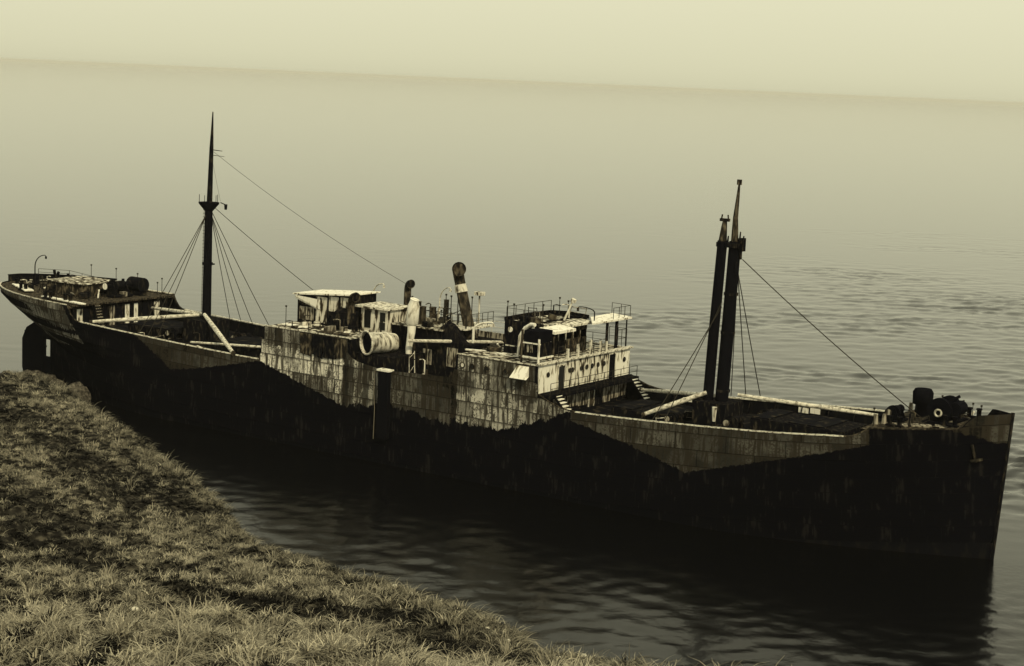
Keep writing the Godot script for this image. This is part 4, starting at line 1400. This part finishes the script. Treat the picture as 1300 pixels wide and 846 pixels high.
func build_grass() -> void:
	var nb := noise(0.045, 71, 3)      # broad belts of straw and heather
	var nm := noise(0.5, 72, 4)
	var nf := noise(1.5, 73, 2)
	var rr := RandomNumberGenerator.new()
	rr.seed = 4242
	var kinds := [
		["straw_grass", tuft_mesh(1, 14, 0.24, 0.24, 0.012, 0.9), "pale dry straw grass covering the slope"],
		["curled_grass", tuft_mesh(2, 14, 0.17, 0.26, 0.014, 1.1), "tangled curled grass matted over the slope"],
		["dark_heath", tuft_mesh(3, 16, 0.16, 0.2, 0.016, 0.5), "low dark heath growing in patches on the slope"],
		["scrub", tuft_mesh(4, 34, 0.34, 0.42, 0.013, 0.9), "taller tangled scrub scattered over the slope and its edge"]]
	var xf := [[], [], [], []]
	var cols := [[], [], [], []]
	var tries := 0
	while tries < 200000:
		tries += 1
		var a := rr.randf_range(-22.0, 12.0)
		var r := 22.0 + 138.0 * pow(rr.randf(), 1.3)
		var e := table(EDGE_A, r)
		if deg_to_rad(a - e) * r > 2.2: continue
		var p := hill_pt(a, r)
		var belt := nb.get_noise_2d((p.x * 0.916 + p.z * 0.4) * 0.5, (-p.x * 0.4 + p.z * 0.916) * 2.2)
		var m := nm.get_noise_2d(p.x, p.z)
		var v := belt * 1.9 + m * 0.9 + n_tuft.get_noise_2d(p.x, p.z) * 0.5
		var k := 0
		if v < 0.06: k = 2
		elif v < 0.24: k = 1
		if nf.get_noise_2d(p.x, p.z) < -0.02: k = 2
		elif nf.get_noise_2d(p.x, p.z) > 0.34 and v > -0.1: k = 0
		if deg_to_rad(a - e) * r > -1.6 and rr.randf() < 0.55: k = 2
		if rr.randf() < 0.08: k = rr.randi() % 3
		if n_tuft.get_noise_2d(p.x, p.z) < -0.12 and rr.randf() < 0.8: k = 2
		if k == 2 and rr.randf() < 0.55: continue
		if rr.randf() < 0.03 + (0.08 if deg_to_rad(a - e) * r > -1.0 else 0.0): k = 3
		var s := rr.randf_range(0.6, 1.4) * (1.0 + clampf((r - 60.0) / 160.0, 0, 0.5))
		var bs := Basis(Vector3.UP, rr.randf() * TAU)
		bs = Basis(Vector3(rr.randf_range(-1, 1), 0, rr.randf_range(-1, 1)).normalized(), rr.randf_range(0, 0.35)) * bs
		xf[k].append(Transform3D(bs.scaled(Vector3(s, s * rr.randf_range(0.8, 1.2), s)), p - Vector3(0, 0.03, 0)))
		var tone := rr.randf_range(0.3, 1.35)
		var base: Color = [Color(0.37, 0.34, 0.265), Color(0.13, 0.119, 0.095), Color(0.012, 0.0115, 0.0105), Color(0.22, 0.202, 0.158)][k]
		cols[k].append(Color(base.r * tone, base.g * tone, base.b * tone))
	var mat := grass_mat()
	for k in 4:
		var mm := MultiMesh.new()
		mm.transform_format = MultiMesh.TRANSFORM_3D
		mm.use_colors = true
		mm.mesh = kinds[k][1]
		mm.instance_count = xf[k].size()
		for i in xf[k].size():
			mm.set_instance_transform(i, xf[k][i])
			mm.set_instance_color(i, cols[k][i])
		var o := MultiMeshInstance3D.new()
		o.name = kinds[k][0]
		o.multimesh = mm
		o.material_override = mat
		add_child(o)
		tag(o, kinds[k][2], "grass", "", "stuff")

func boulder_mesh(sd: int, flat: float) -> ArrayMesh:
	var n := noise(0.9, sd, 3)
	var st := SurfaceTool.new()
	st.begin(Mesh.PRIMITIVE_TRIANGLES)
	st.set_smooth_group(0)
	var R := 12
	var C := 18
	var g := []
	for i in R + 1:
		var row := []
		for j in C:
			var th := PI * i / R
			var ph := TAU * j / C
			var d := Vector3(sin(th) * cos(ph), cos(th), sin(th) * sin(ph))
			var q := d * (1.0 + 0.45 * n.get_noise_3dv(d * 1.3))
			q.y *= flat
			row.append(q)
		g.append(row)
	for i in R:
		for j in C:
			var k := (j + 1) % C
			st.add_vertex(g[i][j]); st.add_vertex(g[i][k]); st.add_vertex(g[i + 1][k])
			st.add_vertex(g[i][j]); st.add_vertex(g[i + 1][k]); st.add_vertex(g[i + 1][j])
	st.generate_normals()
	return st.commit()

func build_rocks() -> void:
	var list := [
		[Vector3(-43.6, 0.35, 5.0), Vector3(2.2, 1.25, 1.5), "large dark boulder at the foot of the rudder", 1],
		[Vector3(-46.8, 0.2, 5.4), Vector3(1.7, 1.0, 1.2), "low dark rock at the water's edge, leftmost under the stern", 2],
		[Vector3(-37.4, 0.7, 7.4), Vector3(1.5, 1.15, 1.2), "greyish boulder beside the hull, between the dark one and the pale-topped one", 3],
		[Vector3(-33.4, 0.85, 8.4), Vector3(1.35, 1.25, 1.2), "rounded pale-topped boulder beside the hull, farthest from the rudder", 4],
		[Vector3(-40.0, 0.4, 7.0), Vector3(1.2, 0.9, 1.1), "small dark rock behind the edge of the bluff near the stern", 5]]
	for q in list:
		var o := part("boulder", boulder_mesh(q[3], 1.0), mats.rock, self)
		o.position = q[0]
		o.scale = q[1]
		o.rotation.y = q[3] * 1.1
		tag(o, q[2], "boulder", "boulders under the stern")
	# pale stones in the grass near the bluff's edge
	var st := plain(lin(0.55, 0.52, 0.43), 0.9)
	var rr := RandomNumberGenerator.new()
	rr.seed = 12
	var n := 0
	for q in [[2.9, 33.0], [2.6, 34.2], [2.1, 33.5], [0.3, 36.5], [-0.4, 38.0], [-3.0, 47.0], [-3.6, 48.5], [-12.2, 31.0]]:
		var o := part("pale_stone", boulder_mesh(20 + int(q[1] * 10) % 7, 0.6), st, self)
		var p := hill_pt(q[0], q[1])
		o.position = p + Vector3(0, 0.14, 0)
		o.scale = Vector3.ONE * rr.randf_range(0.05, 0.085)
		o.rotation.y = rr.randf() * 6
		tag(o, "small pale stone in the grass of the bluff, " + ORD[n] + " from the right", "stone", "pale stones in the grass")
		n += 1

# ---------------------------------------------------------------- water
func build_water() -> void:
	var n1 := noise(0.11, 81, 3)
	var n2 := noise(0.26, 82, 2)
	var n3 := noise(0.012, 83, 3)
	var n4 := noise(0.022, 86, 3)
	var rs := []
	var r := 25.0
	while r < 700.0:
		rs.append(r)
		r += 1.6 if r < 90 else (0.5 + (r - 90.0) * 0.0022)
	while r < 150000.0:
		rs.append(r)
		r *= 1.06
	var az := []
	var a := -180.0
	while a < 180.01:
		az.append(a)
		a += 0.15 if (a >= -24 and a < 24) else (1.0 if (a > -40 and a < 40) else 4.0)
	az[-1] = 180.0
	var verts := PackedVector3Array()
	var uvs := PackedVector2Array()
	var idx := PackedInt32Array()
	for i in rs.size():
		var rad: float = rs[i]
		for j in az.size():
			var t := deg_to_rad(az[j]) - YAW
			var x := CAM.x + rad * sin(t)
			var z := CAM.z - rad * cos(t)
			var y := 0.0
			if rad < 1500.0 and absf(az[j]) < 25.0:
				# wind stirs the open water off the bow; the lee by the stern and shore lies calmer
				var wind := smoothstep(-70.0, 60.0, x + 0.35 * (-z) * -1.0 * 0.0 + n3.get_noise_2d(x, z) * 60.0)
				wind *= smoothstep(-2.0, -30.0, z - maxf(0.0, x - 52.0) * 0.8)
				var amp := lerpf(0.008, 0.36, wind) * (1.0 - smoothstep(600.0, 1400.0, rad))
				# crests run nearly across the view
				var u := x * 0.79 - z * 0.61
				var v := x * 0.61 + z * 0.79
				y = amp * (n1.get_noise_2d(u * 0.8, v * 2.1) * 0.75 + n2.get_noise_2d(u * 0.9, v * 2.0) * 0.6)
				y *= 0.45 + 1.1 * smoothstep(-0.25, 0.4, n4.get_noise_2d(u * 0.5, v * 1.3))
				# short ruffles in the lane between ship and shore
				var lane := smoothstep(2.0, 12.0, z) * (1.0 - smoothstep(160.0, 220.0, rad))
				y += lane * 0.07 * n2.get_noise_2d(u * 1.1 + 40.0, v * 2.2)
			verts.append(Vector3(x, y, z))
			uvs.append(Vector2(x, z) / 24.0)
	var w := az.size()
	var inshore := PackedInt32Array()
	var nq := noise(0.06, 85, 3)
	for i in rs.size() - 1:
		for j in w - 1:
			var p := i * w + j
			idx.append_array([p, p + w, p + w + 1, p, p + w + 1, p + 1])
			var q := verts[p]
			var jit := nq.get_noise_2d(q.x, q.z) * 7.0
			if rs[i] < 260.0 and absf(az[j]) < 24.0 and q.z > 1.0 + jit * 0.2 and q.x + jit < 140.0:
				inshore.append_array([p, p + w, p + w + 1, p, p + w + 1, p + 1])
	var normals := PackedVector3Array()
	var tangents := PackedFloat32Array()
	for i in rs.size():
		for j in w:
			var da := verts[i * w + mini(j + 1, w - 1)] - verts[i * w + maxi(j - 1, 0)]
			var dr := verts[mini(i + 1, rs.size() - 1) * w + j] - verts[maxi(i - 1, 0) * w + j]
			normals.append(da.cross(dr).normalized() * (1.0 if da.cross(dr).y > 0 else -1.0))
			tangents.append_array([1.0, 0.0, 0.0, 1.0])
	var full := []
	full.resize(Mesh.ARRAY_MAX)
	full[Mesh.ARRAY_VERTEX] = verts
	full[Mesh.ARRAY_TEX_UV] = uvs
	full[Mesh.ARRAY_NORMAL] = normals
	full[Mesh.ARRAY_TANGENT] = tangents
	var m := StandardMaterial3D.new()
	m.albedo_color = lin(0.002, 0.002, 0.0025)
	m.roughness = 0.05
	m.metallic_specular = 0.25
	var nt := NoiseTexture2D.new()
	nt.width = 1024
	nt.height = 1024
	nt.seamless = true
	nt.noise = noise(0.03, 84, 4)
	nt.as_normal_map = true
	nt.bump_strength = 3.0
	m.normal_enabled = true
	m.normal_texture = nt
	m.normal_scale = 0.035
	# the ruffled lane between ship and shore shares the vertices and normals of the open sea
	var lane_key := {}
	for i in range(0, inshore.size(), 6): lane_key[inshore[i]] = true
	var open := PackedInt32Array()
	for i in range(0, idx.size(), 6):
		if not lane_key.has(idx[i]): open.append_array(idx.slice(i, i + 6))
	var sea := ArrayMesh.new()
	full[Mesh.ARRAY_INDEX] = open
	sea.add_surface_from_arrays(Mesh.PRIMITIVE_TRIANGLES, full)
	sea.surface_set_material(0, m)
	full[Mesh.ARRAY_INDEX] = inshore
	sea.add_surface_from_arrays(Mesh.PRIMITIVE_TRIANGLES, full)
	var ml: StandardMaterial3D = m.duplicate()
	ml.roughness = 0.18
	ml.normal_scale = 0.12
	sea.surface_set_material(1, ml)
	var o := part("sea", sea, null, self)
	tag(o, "calm hazy sea fading into the sky", "", "", "structure")

# ---------------------------------------------------------------- scene
func _ready() -> void:
	rng.seed = 1
	var cam := Camera3D.new()
	cam.name = "camera"
	var fwd := Vector3(-sin(YAW) * cos(PITCH), -sin(PITCH), -cos(YAW) * cos(PITCH))
	var rt := Vector3(cos(YAW), 0, -sin(YAW))
	var up := rt.cross(fwd)
	var c := cos(ROLL)
	var s := sin(ROLL)
	cam.transform = Transform3D(Basis(rt * c + up * s, up * c - rt * s, -fwd), CAM)
	cam.fov = rad_to_deg(2.0 * atan(423.0 / 2218.7))
	cam.near = 0.2
	cam.far = 400000.0
	add_child(cam)
	cam.make_current()

	var env := Environment.new()
	env.background_mode = Environment.BG_SKY
	var sky := Sky.new()
	var sm := ProceduralSkyMaterial.new()
	sm.sky_top_color = lin(0.87, 0.845, 0.60)
	sm.sky_horizon_color = lin(0.655, 0.635, 0.43)
	sm.sky_curve = 0.045
	sm.ground_horizon_color = lin(0.655, 0.635, 0.43)
	sm.ground_bottom_color = lin(0.2, 0.19, 0.15)
	sky.sky_material = sm
	env.sky = sky
	env.tonemap_mode = Environment.TONE_MAPPER_LINEAR
	env.tonemap_exposure = 1.0
	env.fog_enabled = true
	env.fog_density = 0.00005
	env.fog_light_color = lin(1.0, 0.985, 0.93)
	env.sdfgi_enabled = true
	env.ssao_enabled = true
	env.ssil_enabled = true
	var we := WorldEnvironment.new()
	we.name = "environment"
	we.environment = env
	add_child(we)

	var sun := DirectionalLight3D.new()
	sun.name = "sun"
	sun.light_color = Color(1.0, 0.94, 0.76)
	sun.light_energy = 0.75
	sun.light_angular_distance = 1.5
	sun.shadow_enabled = true
	sun.look_at_from_position(Vector3(0.66, 0.66, 0.42), Vector3.ZERO)
	add_child(sun)

	make_materials()
	build_water()
	build_hill()
	build_ship()
	build_loose()
	build_rocks()
	build_grass()
